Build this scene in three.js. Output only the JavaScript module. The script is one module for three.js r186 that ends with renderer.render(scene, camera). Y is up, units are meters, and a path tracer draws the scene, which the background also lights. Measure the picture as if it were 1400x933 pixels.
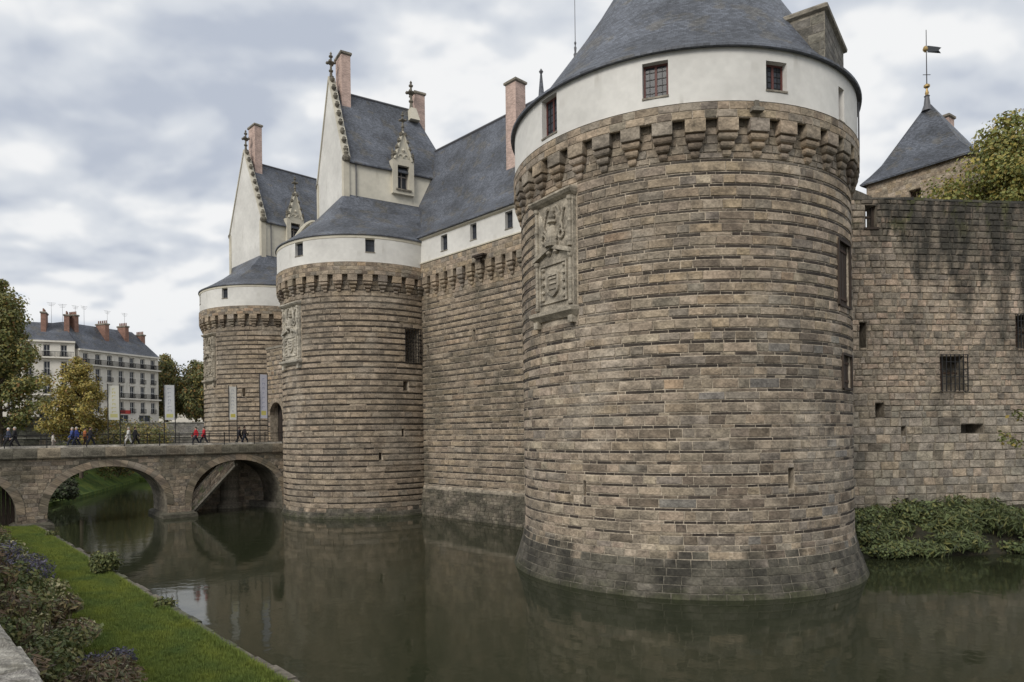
import * as THREE from 'three';
import { mergeVertices, toCreasedNormals, mergeGeometries } from 'three/addons/utils/BufferGeometryUtils.js';
import { MarchingCubes } from 'three/addons/objects/MarchingCubes.js';

// ---------------------------------------------------------------- camera, sky, sun, exposure
const scene = new THREE.Scene();
const camera = new THREE.PerspectiveCamera(64.96, 1400 / 1184, 0.3, 6000);
camera.setViewOffset(1400, 1184, 0, 0, 1400, 933);          // a rising-front lens: verticals stay vertical
camera.position.set(0, 7.6, 0);
camera.rotation.set(0, 0, -0.0122);
const renderer = new THREE.WebGLRenderer({ antialias: true });
renderer.toneMapping = THREE.LinearToneMapping;
renderer.toneMappingExposure = 1.34;
renderer.shadowMap.enabled = true;

// seeded noise
function rngOf(seed) { let a = seed >>> 0; return () => { a = (a + 0x6D2B79F5) | 0; let t = Math.imul(a ^ (a >>> 15), 1 | a); t = (t + Math.imul(t ^ (t >>> 7), 61 | t)) ^ t; return ((t ^ (t >>> 14)) >>> 0) / 4294967296; }; }
const PERM = new Float32Array(65536); { const r = rngOf(77); for (let i = 0; i < 65536; i++) PERM[i] = r(); }
const hash2 = (x, y) => PERM[((x & 255) << 8) | ((y & 255) ^ ((x * 31) & 255))];
function vnoise(x, y, p = 0, q = p) {        // value noise; p, q > 0: tiles every p by q cells
  let xi = Math.floor(x), yi = Math.floor(y); const fx = x - xi, fy = y - yi;
  const u = fx * fx * (3 - 2 * fx), v = fy * fy * (3 - 2 * fy);
  let x1 = xi + 1, y1 = yi + 1;
  if (p) { xi = ((xi % p) + p) % p; yi = ((yi % q) + q) % q; x1 = ((x1 % p) + p) % p; y1 = ((y1 % q) + q) % q; }
  const a = hash2(xi, yi), b = hash2(x1, yi), c = hash2(xi, y1), d = hash2(x1, y1);
  return a + (b - a) * u + (c - a) * v + (a - b - c + d) * u * v;
}
function fbm(x, y, oct = 5, p = 0, q = p) { let s = 0, a = 0.5, n = 0; for (let i = 0; i < oct; i++) { s += a * vnoise(x + i * (p ? 0 : 17.3), y + i * (p ? 0 : 9.1), p, q); n += a; a *= 0.5; x *= 2; y *= 2; p *= 2; q *= 2; } return s / n; }
const sm = (a, b, x) => { const t = Math.min(1, Math.max(0, (x - a) / (b - a))); return t * t * (3 - 2 * t); };
const lerp = (a, b, t) => a + (b - a) * t;
const lin = (c) => { c /= 255; return c <= 0.04045 ? c / 12.92 : ((c + 0.055) / 1.055) ** 2.4; };
const mix3 = (a, b, t) => [lerp(a[0], b[0], t), lerp(a[1], b[1], t), lerp(a[2], b[2], t)];
const srgb = (r, g, b) => [lin(r), lin(g), lin(b)];

// overcast sky: a layer of stratocumulus with thinner, brighter gaps
{
  const W = 2048, H = 1024, data = new Float32Array(W * H * 4);
  const dim = (c) => c.map((x) => x / 1.34), grey = dim(srgb(186, 194, 208)), mid = dim(srgb(216, 221, 228)), white = dim(srgb(243, 244, 245)), blue = dim(srgb(150, 184, 228)), hazeC = dim(srgb(212, 219, 228));
  for (let j = 0; j < H; j++) {
    const lat = ((j + 0.5) / H - 0.5) * Math.PI, sy = Math.sin(lat), cy = Math.cos(lat);
    for (let i = 0; i < W; i++) {
      const ph = ((i + 0.5) / W - 0.5) * 2 * Math.PI, dx = cy * Math.cos(ph), dz = cy * Math.sin(ph);
      let c;
      if (sy > -0.02) {
        const k = 1 / (Math.max(sy, 0) + 0.3), px = dx * k * 1.25, pz = dz * k * 1.25;
        const wx = fbm(px * 1.3 + 3.1, pz * 1.3 + 8.7, 4) - 0.5, wz = fbm(px * 1.3 + 21.4, pz * 1.3 + 2.2, 4) - 0.5;
        const big = fbm(px * 1.7 + wx * 1.1 + 5.3, pz * 2.6 + wz * 1.1 + 1.9, 6);
        const fine = fbm(px * 6.4 + wx * 2.4 + 40, pz * 9.2 + wz * 2.4 + 11, 7);
        const n = big * 0.46 + fine * 0.54;
        c = mix3(grey, mid, sm(0.29, 0.48, n));
        c = mix3(c, white, sm(0.45, 0.58, n));
        c = mix3(c, blue, 0.6 * sm(0.7, 0.78, big) * sm(0.5, 0.6, fine));
        c = mix3(c, hazeC, 0.5 * sm(0.2, 0.0, sy));
      } else c = mix3(srgb(110, 108, 100), hazeC, sm(-0.1, -0.02, sy));
      const o = (j * W + i) * 4; data[o] = c[0]; data[o + 1] = c[1]; data[o + 2] = c[2]; data[o + 3] = 1;
    }
  }
  const sky = new THREE.DataTexture(data, W, H, THREE.RGBAFormat, THREE.FloatType);
  sky.mapping = THREE.EquirectangularReflectionMapping; sky.magFilter = sky.minFilter = THREE.LinearFilter; sky.needsUpdate = true;
  scene.background = sky; scene.environment = sky;
}
const sun = new THREE.DirectionalLight(new THREE.Color(1, 0.95, 0.87), 1.5);
sun.position.set(-70, 110, 75); sun.target.position.set(0, 10, -45); sun.castShadow = true; sun.shadow.radius = 46;
sun.shadow.mapSize.set(4096, 4096);
Object.assign(sun.shadow.camera, { left: -130, right: 110, top: 130, bottom: -110, near: 1, far: 420 });
scene.add(sun, sun.target);

// ---------------------------------------------------------------- building helpers
const R = rngOf(20240);
const rr = (a, b, r = R) => a + (b - a) * r();
const pick = (a, r = R) => a[Math.floor(r() * a.length)];
const used = new Map(), bases = new WeakMap();
function numbered(name) { const n = used.get(name) || 0; used.set(name, n + 1); return n ? name + '_' + String(n).padStart(3, '0') : name; }
function thing(name, label, category, base = [0, 0, 0], group) {       // base: x, y, depth in front of the camera's street
  const o = new THREE.Group(); o.name = numbered(name); o.position.set(base[0], base[1], -base[2]); scene.add(o);
  o.userData = { label, category }; if (group) o.userData.group = group;
  bases.set(o, [base[0], base[1], -base[2]]); return o;
}
class Builder {
  constructor() { this.p = []; this.u = []; this.c = []; this.col = [1, 1, 1]; }
  tri(a, b, c, ua = [0, 0], ub = [0, 0], uc = [0, 0], ca, cb, cc) {
    this.p.push(...a, ...b, ...c); this.u.push(...ua, ...ub, ...uc); this.c.push(...(ca || this.col), ...(cb || ca || this.col), ...(cc || ca || this.col)); return this;
  }
  quad(a, b, c, d, ua, ub, uc, ud, ca, cb, cc, cd) {
    if (!ua) { const w = Math.hypot(b[0] - a[0], b[1] - a[1], b[2] - a[2]), h = Math.hypot(d[0] - a[0], d[1] - a[1], d[2] - a[2]); const ox = (a[0] + a[2]) * 0.37, oy = a[1]; ua = [ox, oy]; ub = [ox + w, oy]; uc = [ox + w, oy + h]; ud = [ox, oy + h]; }
    this.tri(a, b, c, ua, ub, uc, ca, cb, cc); return this.tri(a, c, d, ua, uc, ud, ca, cc, cd);
  }
  box(L, a0, a1, y0, y1, c0, c1) {           // a box in the frame L(a, y, c); c points outward
    const P = (i, j, k) => L(i ? a1 : a0, j ? y1 : y0, k ? c1 : c0);
    this.quad(P(0, 0, 1), P(1, 0, 1), P(1, 1, 1), P(0, 1, 1)); this.quad(P(1, 0, 0), P(0, 0, 0), P(0, 1, 0), P(1, 1, 0));
    this.quad(P(0, 0, 0), P(0, 0, 1), P(0, 1, 1), P(0, 1, 0)); this.quad(P(1, 0, 1), P(1, 0, 0), P(1, 1, 0), P(1, 1, 1));
    this.quad(P(0, 1, 1), P(1, 1, 1), P(1, 1, 0), P(0, 1, 0)); return this.quad(P(0, 0, 0), P(1, 0, 0), P(1, 0, 1), P(0, 0, 1));
  }
  rings(rs, close = true, cap0 = true, cap1 = true) {       // loft through closed rings of equal length, bottom first, counter-clockwise from above
    for (let i = 0; i + 1 < rs.length; i++) { const n = rs[i].length, m = close ? n : n - 1; for (let j = 0; j < m; j++) { const k = (j + 1) % n; this.quad(rs[i][j], rs[i][k], rs[i + 1][k], rs[i + 1][j]); } }
    const V = (p) => [(p[0] + p[2]) * 0.8 + p[1] * 0.1, p[1] + (p[0] - p[2]) * 0.35], cap = (r, f) => { for (let j = 1; j + 1 < r.length; j++) f ? this.tri(r[0], r[j], r[j + 1], V(r[0]), V(r[j]), V(r[j + 1])) : this.tri(r[0], r[j + 1], r[j], V(r[0]), V(r[j + 1]), V(r[j])); };
    if (cap0) cap(rs[0], false); if (cap1) cap(rs[rs.length - 1], true); return this;
  }
  lathe(o, prof, n = 10, turn = 0) { return this.rings(prof.map(([r, y]) => Array.from({ length: n }, (_, i) => { const a = turn - i / n * 2 * Math.PI; return [o[0] + r * Math.cos(a), o[1] + y, o[2] + r * Math.sin(a)]; }))); }
  tube(a, b, r0, r1 = r0, n = 6) {
    const A = new THREE.Vector3(...a), D = new THREE.Vector3(...b).sub(A).normalize(), U = new THREE.Vector3().crossVectors(D, Math.abs(D.y) > 0.9 ? new THREE.Vector3(1, 0, 0) : new THREE.Vector3(0, 1, 0)).normalize(), V = new THREE.Vector3().crossVectors(D, U);
    const ring = (p, r) => Array.from({ length: n }, (_, i) => { const t = i / n * 2 * Math.PI, c = Math.cos(t) * r, s = Math.sin(t) * r; return [p[0] + U.x * c + V.x * s, p[1] + U.y * c + V.y * s, p[2] + U.z * c + V.z * s]; });
    return this.rings([ring(a, r0), ring(b, r1)]);
  }
  geometry(base = [0, 0, 0], smooth = 0) {
    const p = new Float32Array(this.p); for (let i = 0; i < p.length; i += 3) { p[i] -= base[0]; p[i + 1] -= base[1]; p[i + 2] -= base[2]; }
    let g = new THREE.BufferGeometry(); g.setAttribute('position', new THREE.BufferAttribute(p, 3)); g.setAttribute('uv', new THREE.BufferAttribute(new Float32Array(this.u), 2)); g.setAttribute('color', new THREE.BufferAttribute(new Float32Array(this.c), 3));
    if (smooth) g = toCreasedNormals(g, smooth); else g.computeVertexNormals();
    return g;
  }
  mesh(name, material, parent, smooth = 0) {
    const base = parent ? bases.get(parent) : [0, 0, 0], m = new THREE.Mesh(this.geometry(base, smooth), material);
    m.name = parent ? name : numbered(name); m.castShadow = m.receiveShadow = true; (parent || scene).add(m); bases.set(m, base); return m;
  }
}
function structure(m) { m.userData = { kind: 'structure' }; return m; }
// frames: a along, y up, c outward (to the right-hand side seen from outside facing the wall: outward is towards the viewer)
function frame(p0, dir) { const [dx, dd] = dir; return (a, y, c) => [p0[0] + dx * a + dd * c, y, -(p0[1] + dd * a - dx * c)]; }
const unit = (a, b) => { const l = Math.hypot(b[0] - a[0], b[1] - a[1]); return [(b[0] - a[0]) / l, (b[1] - a[1]) / l]; };
// surfaces: pt(s, h, o) with s metres along, h height, o metres outward
function cylSurf(cx, cd, Rf, Rref) { return { pt(s, h, o) { const a = s / Rref, r = Rf(h) + o; return [cx + r * Math.sin(a), h, -(cd - r * Math.cos(a))]; }, R: Rref }; }
function wallSurf(p0, p1, off = () => 0) { const L = frame(p0, unit(p0, p1)); return { pt: (s, h, o) => L(s, h, o + off(h)) }; }
function pathSurf(pts) {
  const seg = []; let s = 0; for (let i = 0; i + 1 < pts.length; i++) { const d = unit(pts[i], pts[i + 1]), l = Math.hypot(pts[i + 1][0] - pts[i][0], pts[i + 1][1] - pts[i][1]); seg.push({ s0: s, l, d, p: pts[i] }); s += l; }
  return { len: s, pt(t, h, o) { let k = 0; while (k + 1 < seg.length && t > seg[k + 1].s0) k++; const q = seg[k], a = t - q.s0; const e = Math.min(a, q.l - a); let nx = q.d[1], nd = -q.d[0];
    const other = a < q.l / 2 ? seg[k - 1] : seg[k + 1]; if (other && e < 0.8) { const w = 0.5 * (1 - Math.max(0, e) / 0.8); nx = lerp(nx, other.d[1], w); nd = lerp(nd, -other.d[0], w); }
    return [q.p[0] + q.d[0] * a + nx * o, h, -(q.p[1] + q.d[1] * a + nd * o)]; } };
}

// ---------------------------------------------------------------- textures (stuff of the surfaces only)
function dataTex(n, f, srgbMap, repeat = 1) {
  const d = new Uint8Array(n * n * 4); for (let j = 0; j < n; j++) for (let i = 0; i < n; i++) { const c = f(i / n, j / n), o = (j * n + i) * 4; d[o] = c[0] * 255; d[o + 1] = c[1] * 255; d[o + 2] = c[2] * 255; d[o + 3] = 255; }
  const t = new THREE.DataTexture(d, n, n); t.wrapS = t.wrapT = THREE.RepeatWrapping; t.magFilter = THREE.LinearFilter; t.minFilter = THREE.LinearMipmapLinearFilter; t.generateMipmaps = true; if (srgbMap) t.colorSpace = THREE.SRGBColorSpace; t.repeat.set(repeat, repeat); t.needsUpdate = true; return t;
}
const cl = (x) => Math.min(1, Math.max(0, x));
const grainTex = dataTex(512, (u, v) => { const a = fbm(u * 8, v * 12, 5, 8, 12), b = fbm(u * 48, v * 64, 2, 48, 64), c = fbm(u * 3, v * 3, 4, 3); let k = 0.8 + 0.48 * (a - 0.5) + 0.32 * (b - 0.5) + 0.2 * (c - 0.5); if (vnoise(u * 96, v * 96, 96) > 0.93) k += 0.1; return [cl(k), cl(k * 0.992), cl(k * 0.975)]; }, true, 0.25);
const grainBump = dataTex(512, (u, v) => { const k = cl(0.5 + 0.9 * (fbm(u * 8, v * 8, 6, 8) - 0.5) + 0.5 * (fbm(u * 64, v * 64, 3, 64) - 0.5)); return [k, k, k]; }, false, 0.25);
const plasterTex = dataTex(512, (u, v) => { const a = fbm(u * 4, v * 4, 6, 4), st = fbm(u * 14, v * 3, 4, 14, 3), b = fbm(u * 32, v * 32, 3, 32); let k = 0.88 + 0.16 * (a - 0.5) + 0.05 * (b - 0.5); const dirt = sm(0.6, 0.8, st) * sm(0.5, 0.7, a); k -= 0.17 * dirt; return [cl(k), cl(k * (0.993 - 0.01 * dirt)), cl(k * (0.975 - 0.03 * dirt))]; }, true, 0.11);
const slateTint = Float32Array.from({ length: 4096 }, (_, i) => PERM[i * 7 + 3]);
const slateTex = dataTex(1024, (u, v) => {
  const rows = 64, cols = 40, y = v * rows, r = Math.floor(y), fy = y - r, x = u * cols + (r % 2) * 0.5, c = Math.floor(x), fx = x - c;
  const t = slateTint[(r * 64 + (c % cols)) & 4095], w = fbm(u * 5, v * 5, 6, 5), m = fbm(u * 9, v * 9, 5, 9);
  let k = 0.53 + 0.16 * (t - 0.5) + 0.3 * (w - 0.5) + 0.1 * (fbm(u * 128, v * 128, 2, 128) - 0.5); if (fy < 0.16) k *= 0.66; if (fx < 0.06) k *= 0.82;
  const moss = sm(0.6, 0.74, m); return [cl(k * (0.965 + 0.05 * moss)), cl(k * 0.99), cl(k * (1.04 - 0.09 * moss))];
}, true, 0.125);
const slateBump = dataTex(1024, (u, v) => { const rows = 64, cols = 40, y = v * rows, r = Math.floor(y), fy = y - r, x = u * cols + (r % 2) * 0.5, c = Math.floor(x), fx = x - c; const t = slateTint[(r * 64 + (c % cols)) & 4095]; const k = cl(0.75 - 0.5 * fy + 0.25 * (t - 0.5) - (fx < 0.05 ? 0.2 : 0)); return [k, k, k]; }, false, 0.125);
const brickTex = dataTex(256, (u, v) => { const rows = 32, y = v * rows, r = Math.floor(y), fy = y - r, x = u * 8 + (r % 2) * 0.5, fx = x - Math.floor(x); const t = slateTint[(r * 16 + Math.floor(x) % 8 + 900) & 4095]; let k = 0.8 + 0.14 * (t - 0.5) + 0.2 * (fbm(u * 5, v * 5, 4, 5) - 0.5); let g = [k, k, k]; if (fy < 0.18 || fx < 0.05) g = [k * 1.02, k * 1.06, k * 1.08]; return g.map(cl); }, true, 0.5);
const waterBump = dataTex(1024, (u, v) => { const a = fbm(u * 10, v * 10, 4, 10), b = fbm(u * 34 + 2 * a, v * 34, 3, 34), c = fbm(u * 4, v * 4, 3, 4); const k = cl(0.5 + 0.5 * (a - 0.5) + 0.32 * (b - 0.5) * sm(0.3, 0.65, c) + 0.35 * (c - 0.5)); return [k, k, k]; }, false, 1 / 14);
const lawnTex = dataTex(512, (u, v) => { const a = fbm(u * 6, v * 6, 5, 6), b = fbm(u * 60, v * 60, 3, 60); const k = 0.75 + 0.35 * (a - 0.5) + 0.5 * (b - 0.5); return [cl(k * (0.95 + 0.35 * (a - 0.5))), cl(k), cl(k * 0.9)]; }, true, 0.2);
const woodTex = dataTex(256, (u, v) => { const k = 0.7 + 0.4 * (fbm(u * 24, v * 2, 4, 24, 2) - 0.5) + (((u * 6) % 1) < 0.08 ? -0.25 : 0); return [cl(k), cl(k * 0.98), cl(k * 0.95)]; }, true, 1);

// ---------------------------------------------------------------- materials
const std = (o) => { const { rgb, ...rest } = o; const m = new THREE.MeshStandardMaterial({ roughness: 0.92, ...rest }); if (rgb) m.color.setRGB(...rgb); return m; };
const M = {
  stone: std({ vertexColors: true, map: grainTex, bumpMap: grainBump, bumpScale: 0.02 }),
  carved: std({ rgb: [0.5, 0.45, 0.37], map: grainTex, bumpMap: grainBump, bumpScale: 0.015 }),
  plaster: std({ rgb: [0.83, 0.825, 0.81], map: plasterTex, roughness: 0.95 }),
  cream: std({ rgb: [0.82, 0.785, 0.69], map: plasterTex, roughness: 0.95 }),
  slate: std({ rgb: [0.43, 0.447, 0.48], map: slateTex, bumpMap: slateBump, bumpScale: 0.05, roughness: 0.62 }),
  brick: std({ rgb: [0.8, 0.58, 0.49], map: brickTex }),
  chimneyStone: std({ rgb: [0.34, 0.31, 0.26], map: grainTex, bumpMap: grainBump, bumpScale: 0.02 }),
  lead: std({ rgb: [0.1, 0.1, 0.11], roughness: 0.5 }),
  iron: std({ rgb: [0.025, 0.024, 0.024], roughness: 0.55, metalness: 0.4 }),
  interior: std({ rgb: [0.26, 0.23, 0.19], roughness: 1 }),
  redFrame: std({ rgb: [0.105, 0.034, 0.028], roughness: 0.6 }),
  whiteFrame: std({ rgb: [0.7, 0.69, 0.66], roughness: 0.6 }),
  greyFrame: std({ rgb: [0.3, 0.27, 0.25], roughness: 0.7 }),
  glass: new THREE.MeshPhysicalMaterial({ color: new THREE.Color(0.045, 0.05, 0.06), roughness: 0.14, metalness: 0, specularIntensity: 0.3 }),
  wood: std({ rgb: [0.13, 0.075, 0.05], map: woodTex, roughness: 0.85 }),
  oldWood: std({ rgb: [0.1, 0.075, 0.06], map: woodTex, roughness: 0.9 }),
  bark: std({ rgb: [0.09, 0.07, 0.05], roughness: 1 }),
  leaf: new THREE.MeshPhysicalMaterial({ vertexColors: true, roughness: 0.75, transmission: 0.25, thickness: 0, side: THREE.DoubleSide }),
  soil: std({ rgb: [0.05, 0.04, 0.028], map: lawnTex, roughness: 1 }),
  lawn: std({ rgb: [0.17, 0.24, 0.045], map: lawnTex, roughness: 1 }),
  paving: std({ rgb: [0.42, 0.4, 0.37], map: grainTex }),
  gold: std({ rgb: [0.42, 0.29, 0.12], roughness: 0.35, metalness: 0.8 }),
  facade: std({ rgb: [0.86, 0.83, 0.77], map: plasterTex }),
  redBrick: std({ rgb: [0.42, 0.235, 0.175], map: brickTex }),
  steel: std({ rgb: [0.05, 0.055, 0.06], roughness: 0.5, metalness: 0.3 }),
};
M.water = new THREE.MeshPhysicalMaterial({ color: new THREE.Color(0.025, 0.029, 0.0155), roughness: 0.065, ior: 1.33, bumpMap: waterBump, bumpScale: 0.014 });

// ---------------------------------------------------------------- masonry
const EYE = [0, 7.6, 0];
// courses: [{h0, h1, kind}], stones laid along s0..s1, holes cut out
function lay(s0, s1, courses, lens, holes, rng) {
  const out = [];
  for (const c of courses) {
    const [lo, hi] = lens[c.kind]; let s = s0 - rng() * hi;
    while (s < s1) {
      const l = lo + (hi - lo) * rng() ** 1.6, a = Math.max(s, s0), b = Math.min(s + l, s1); s += l; if (b - a < 0.08) continue;
      let parts = [[a, b, c.h0, c.h1]];
      for (const q of holes) {
        const nx = [];
        for (const [x0, x1, y0, y1] of parts) {
          if (q.s1 <= x0 || q.s0 >= x1 || q.h1 <= y0 || q.h0 >= y1) { nx.push([x0, x1, y0, y1]); continue; }
          if (q.s0 - x0 > 0.1) nx.push([x0, q.s0, y0, y1]); if (x1 - q.s1 > 0.1) nx.push([q.s1, x1, y0, y1]);
          const m0 = Math.max(x0, q.s0), m1 = Math.min(x1, q.s1);
          if (m1 - m0 > 0.1) { if (q.h0 - y0 > 0.08) nx.push([m0, m1, y0, q.h0]); if (y1 - q.h1 > 0.08) nx.push([m0, m1, q.h1, y1]); }
        }
        parts = nx;
      }
      for (const [x0, x1, y0, y1] of parts) out.push({ s0: x0, s1: x1, h0: y0, h1: y1, kind: c.kind });
    }
  }
  return out;
}
function courseList(h0, h1, gen) { const out = []; let h = h0, i = 0; while (h < h1 - 0.06) { const [t, kind] = gen(i++, h); const e = Math.min(h + t, h1); out.push({ h0: h, h1: e, kind }); h = e; } return out; }
// one dressed block: bevelled face, jittered corners, its own tone
function block(B, surf, q, o, rng) {
  const g = o.gap / 2, ch = Math.min(o.chamfer, (q.h1 - q.h0) * 0.3), j = o.jitter, J = () => (rng() - 0.5) * j;
  const s0 = q.s0 + g, s1 = q.s1 - g, h0 = q.h0 + g, h1 = q.h1 - g; if (s1 - s0 < 0.03 || h1 - h0 < 0.02) return;
  const pr = q.proud, S = [s0 + J(), s1 + J(), s1 + J(), s0 + J()], Hh = [h0 + J() * 0.6, h0 + J() * 0.6, h1 + J() * 0.6, h1 + J() * 0.6];
  // columns along the block so that it follows a curved wall
  const n = surf.R ? Math.max(1, Math.ceil((s1 - s0) / 0.55)) : o.split ? Math.max(1, Math.ceil((s1 - s0) / o.split)) : 1, uo = rng() * 9, vo = rng() * 9, T = [0, 1, 2, 3].map(() => pr * (1 + (rng() - 0.5) * 0.4)), C = (s, h) => o.stain ? o.stain(q.rgb, s, h) : q.rgb, edge = Math.max(0.001, pr - ch);
  const col = (f) => { const sb = lerp(S[0], S[1], f), st = lerp(S[3], S[2], f), hb = lerp(Hh[0], Hh[1], f), ht = lerp(Hh[3], Hh[2], f), ib = lerp(S[0] + ch, S[1] - ch, f), it = lerp(S[3] + ch, S[2] - ch, f), back = -0.05;
    return { p: [surf.pt(sb, hb, back), surf.pt(sb, hb, edge), surf.pt(ib, hb + ch, lerp(T[0], T[1], f)), surf.pt(it, ht - ch, lerp(T[3], T[2], f)), surf.pt(st, ht, edge), surf.pt(st, ht, back)], u: [[sb + uo, hb + vo - 0.05], [sb + uo, hb + vo], [sb + uo, hb + vo + ch], [st + uo, ht + vo - ch], [st + uo, ht + vo], [st + uo, ht + vo + 0.05]], c: [C(sb, hb), C(sb, hb), C(sb, hb), C(st, ht), C(st, ht), C(st, ht)] }; };
  const K = []; for (let i = 0; i <= n; i++) K.push(col(i / n));
  for (let i = 0; i < n; i++) for (let k = 0; k < 5; k++) { const a = K[i], b = K[i + 1]; B.quad(a.p[k], b.p[k], b.p[k + 1], a.p[k + 1], a.u[k], b.u[k], b.u[k + 1], a.u[k + 1], a.c[k], b.c[k], b.c[k + 1], a.c[k + 1]); }
  for (const [a, f] of [[K[0], 0], [K[n], 1]]) { const [p, u, c] = [a.p, a.u, a.c]; const Q = (i, j, k, l) => f ? B.quad(p[i], p[j], p[k], p[l], u[i], u[j], u[k], u[l], c[i], c[j], c[k], c[l]) : B.quad(p[j], p[i], p[l], p[k], u[j], u[i], u[l], u[k], c[j], c[i], c[l], c[k]); Q(1, 0, 5, 4); Q(2, 1, 4, 3); }
}
// the blocks of one wall: those that show largest are meshes of their own, the rest one mesh
function blocks(parent, surf, rects, o, rng, most = 300, name = 'stone') {
  for (const q of rects) {
    const p = surf.pt((q.s0 + q.s1) / 2, (q.h0 + q.h1) / 2, 0), n = surf.pt((q.s0 + q.s1) / 2, (q.h0 + q.h1) / 2, 1);
    const v = [EYE[0] - p[0], EYE[1] - p[1], EYE[2] - p[2]], d = Math.hypot(...v);
    q.show = (q.s1 - q.s0) * (q.h1 - q.h0) * ((n[0] - p[0]) * v[0] + (n[1] - p[1]) * v[1] + (n[2] - p[2]) * v[2]) / d ** 3;
    const px = 700 + 930 * p[0] / Math.max(1, -p[2]); if (px < -30 || px > 1430) q.show *= 0.01;
    q.rgb = o.color(q, rng); q.proud = o.proud(q, rng);
  }
  const order = [...rects].sort((a, b) => b.show - a.show), rest = new Builder();
  order.forEach((q, i) => { if (i < most) { const B = new Builder(); block(B, surf, q, o, rng); if (B.p.length) B.mesh(name, M.stone, parent); } else block(rest, surf, q, o, rng); });
  if (rest.p.length) { const m = rest.mesh(name + 'work', M.stone, parent); m.userData.kind = 'stuff'; }
}
// a smooth sheet over s, h with rectangular holes; reveals go `depth` inward
function sheet(B, surf, s0, s1, h0, h1, holes, { o = 0, ds = 0.7, dh = 0, depth = 0.6, uvs = 1, stain = null, endCaps = 0 } = {}) {
  const S = new Set([s0, s1]), Hs = new Set([h0, h1]); const n = Math.max(1, Math.ceil((s1 - s0) / ds)); for (let i = 1; i < n; i++) S.add(s0 + (s1 - s0) * i / n);
  if (dh) { const m = Math.ceil((h1 - h0) / dh); for (let i = 1; i < m; i++) Hs.add(h0 + (h1 - h0) * i / m); }
  for (const q of holes) { S.add(q.s0).add(q.s1); Hs.add(q.h0).add(q.h1); }
  const a = [...S].filter((x) => x >= s0 - 1e-6 && x <= s1 + 1e-6).sort((x, y) => x - y), b = [...Hs].filter((x) => x >= h0 - 1e-6 && x <= h1 + 1e-6).sort((x, y) => x - y);
  const U = (s, h) => [s * uvs, h * uvs], C = (s, h) => stain ? stain(B.col, s, h) : B.col;
  for (let i = 0; i + 1 < a.length; i++) for (let j = 0; j + 1 < b.length; j++) {
    const sx = (a[i] + a[i + 1]) / 2, hx = (b[j] + b[j + 1]) / 2; if (holes.some((q) => sx > q.s0 && sx < q.s1 && hx > q.h0 && hx < q.h1)) continue;
    B.quad(surf.pt(a[i], b[j], o), surf.pt(a[i + 1], b[j], o), surf.pt(a[i + 1], b[j + 1], o), surf.pt(a[i], b[j + 1], o), U(a[i], b[j]), U(a[i + 1], b[j]), U(a[i + 1], b[j + 1]), U(a[i], b[j + 1]), C(a[i], b[j]), C(a[i + 1], b[j]), C(a[i + 1], b[j + 1]), C(a[i], b[j + 1]));
  }
  for (const q of holes) if (!q.blind) {
    const d = q.depth || depth, P = (s, h, f) => surf.pt(s, h, f ? o + (q.lip || 0) : o - d);
    const e = [[q.s0, q.h0], [q.s1, q.h0], [q.s1, q.h1], [q.s0, q.h1]];
    for (let k = 0; k < 4; k++) { const [x0, y0] = e[k], [x1, y1] = e[(k + 1) % 4]; B.quad(P(x0, y0, 1), P(x1, y1, 1), P(x1, y1, 0), P(x0, y0, 0)); }
  }
  return B;
}
// dark room end behind an opening
function backOf(B, surf, q, depth, o = 0) { B.quad(surf.pt(q.s0 - 0.02, q.h0 - 0.02, o - depth + 0.004), surf.pt(q.s1 + 0.02, q.h0 - 0.02, o - depth + 0.004), surf.pt(q.s1 + 0.02, q.h1 + 0.02, o - depth + 0.004), surf.pt(q.s0 - 0.02, q.h1 + 0.02, o - depth + 0.004)); }
const localFrame = (surf, s, h, o) => { const p = surf.pt(s, h, o), q = surf.pt(s + 0.01, h, o), n = surf.pt(s, h, o + 1); const a = [(q[0] - p[0]) / 0.01, 0, (q[2] - p[2]) / 0.01], l = Math.hypot(a[0], a[2]); a[0] /= l; a[2] /= l; const m = [n[0] - p[0], 0, n[2] - p[2]], k = Math.hypot(m[0], m[2]) || 1; return (x, y, c) => [p[0] + a[0] * x + m[0] / k * c, p[1] + y, p[2] + a[2] * x + m[2] / k * c]; };
// casement in an opening: frame (part), pane and glazing bars (sub-parts)
function casement(parent, surf, q, o, { frameMat = M.redFrame, cols = 4, rows = 4, fw = 0.07, bar = 0.025, barMat = M.iron, name = 'window' } = {}) {
  const L = localFrame(surf, (q.s0 + q.s1) / 2, (q.h0 + q.h1) / 2, o), w = (q.s1 - q.s0) / 2, h = (q.h1 - q.h0) / 2;
  const F = new Builder(); F.box(L, -w, -w + fw, -h, h, 0, 0.07); F.box(L, w - fw, w, -h, h, 0, 0.07); F.box(L, -w + fw, w - fw, h - fw, h, 0, 0.07); F.box(L, -w + fw, w - fw, -h, -h + fw, 0, 0.07);
  if (cols > 2) F.box(L, -fw * 0.6, fw * 0.6, -h + fw, h - fw, 0, 0.065);
  const f = F.mesh(name, frameMat, parent);
  new Builder().quad(L(-w, -h, 0.02), L(w, -h, 0.02), L(w, h, 0.02), L(-w, h, 0.02)).mesh('pane', M.glass, f);
  const G = new Builder(); for (let i = 1; i < cols; i++) { const x = -w + 2 * w * i / cols; G.box(L, x - bar / 2, x + bar / 2, -h + fw, h - fw, 0.022, 0.05); } for (let j = 1; j < rows; j++) { const y = -h + 2 * h * j / rows; G.box(L, -w + fw, w - fw, y - bar / 2, y + bar / 2, 0.024, 0.046); }
  if (G.p.length) G.mesh('glazing_bars', barMat, f);
  return f;
}
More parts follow.
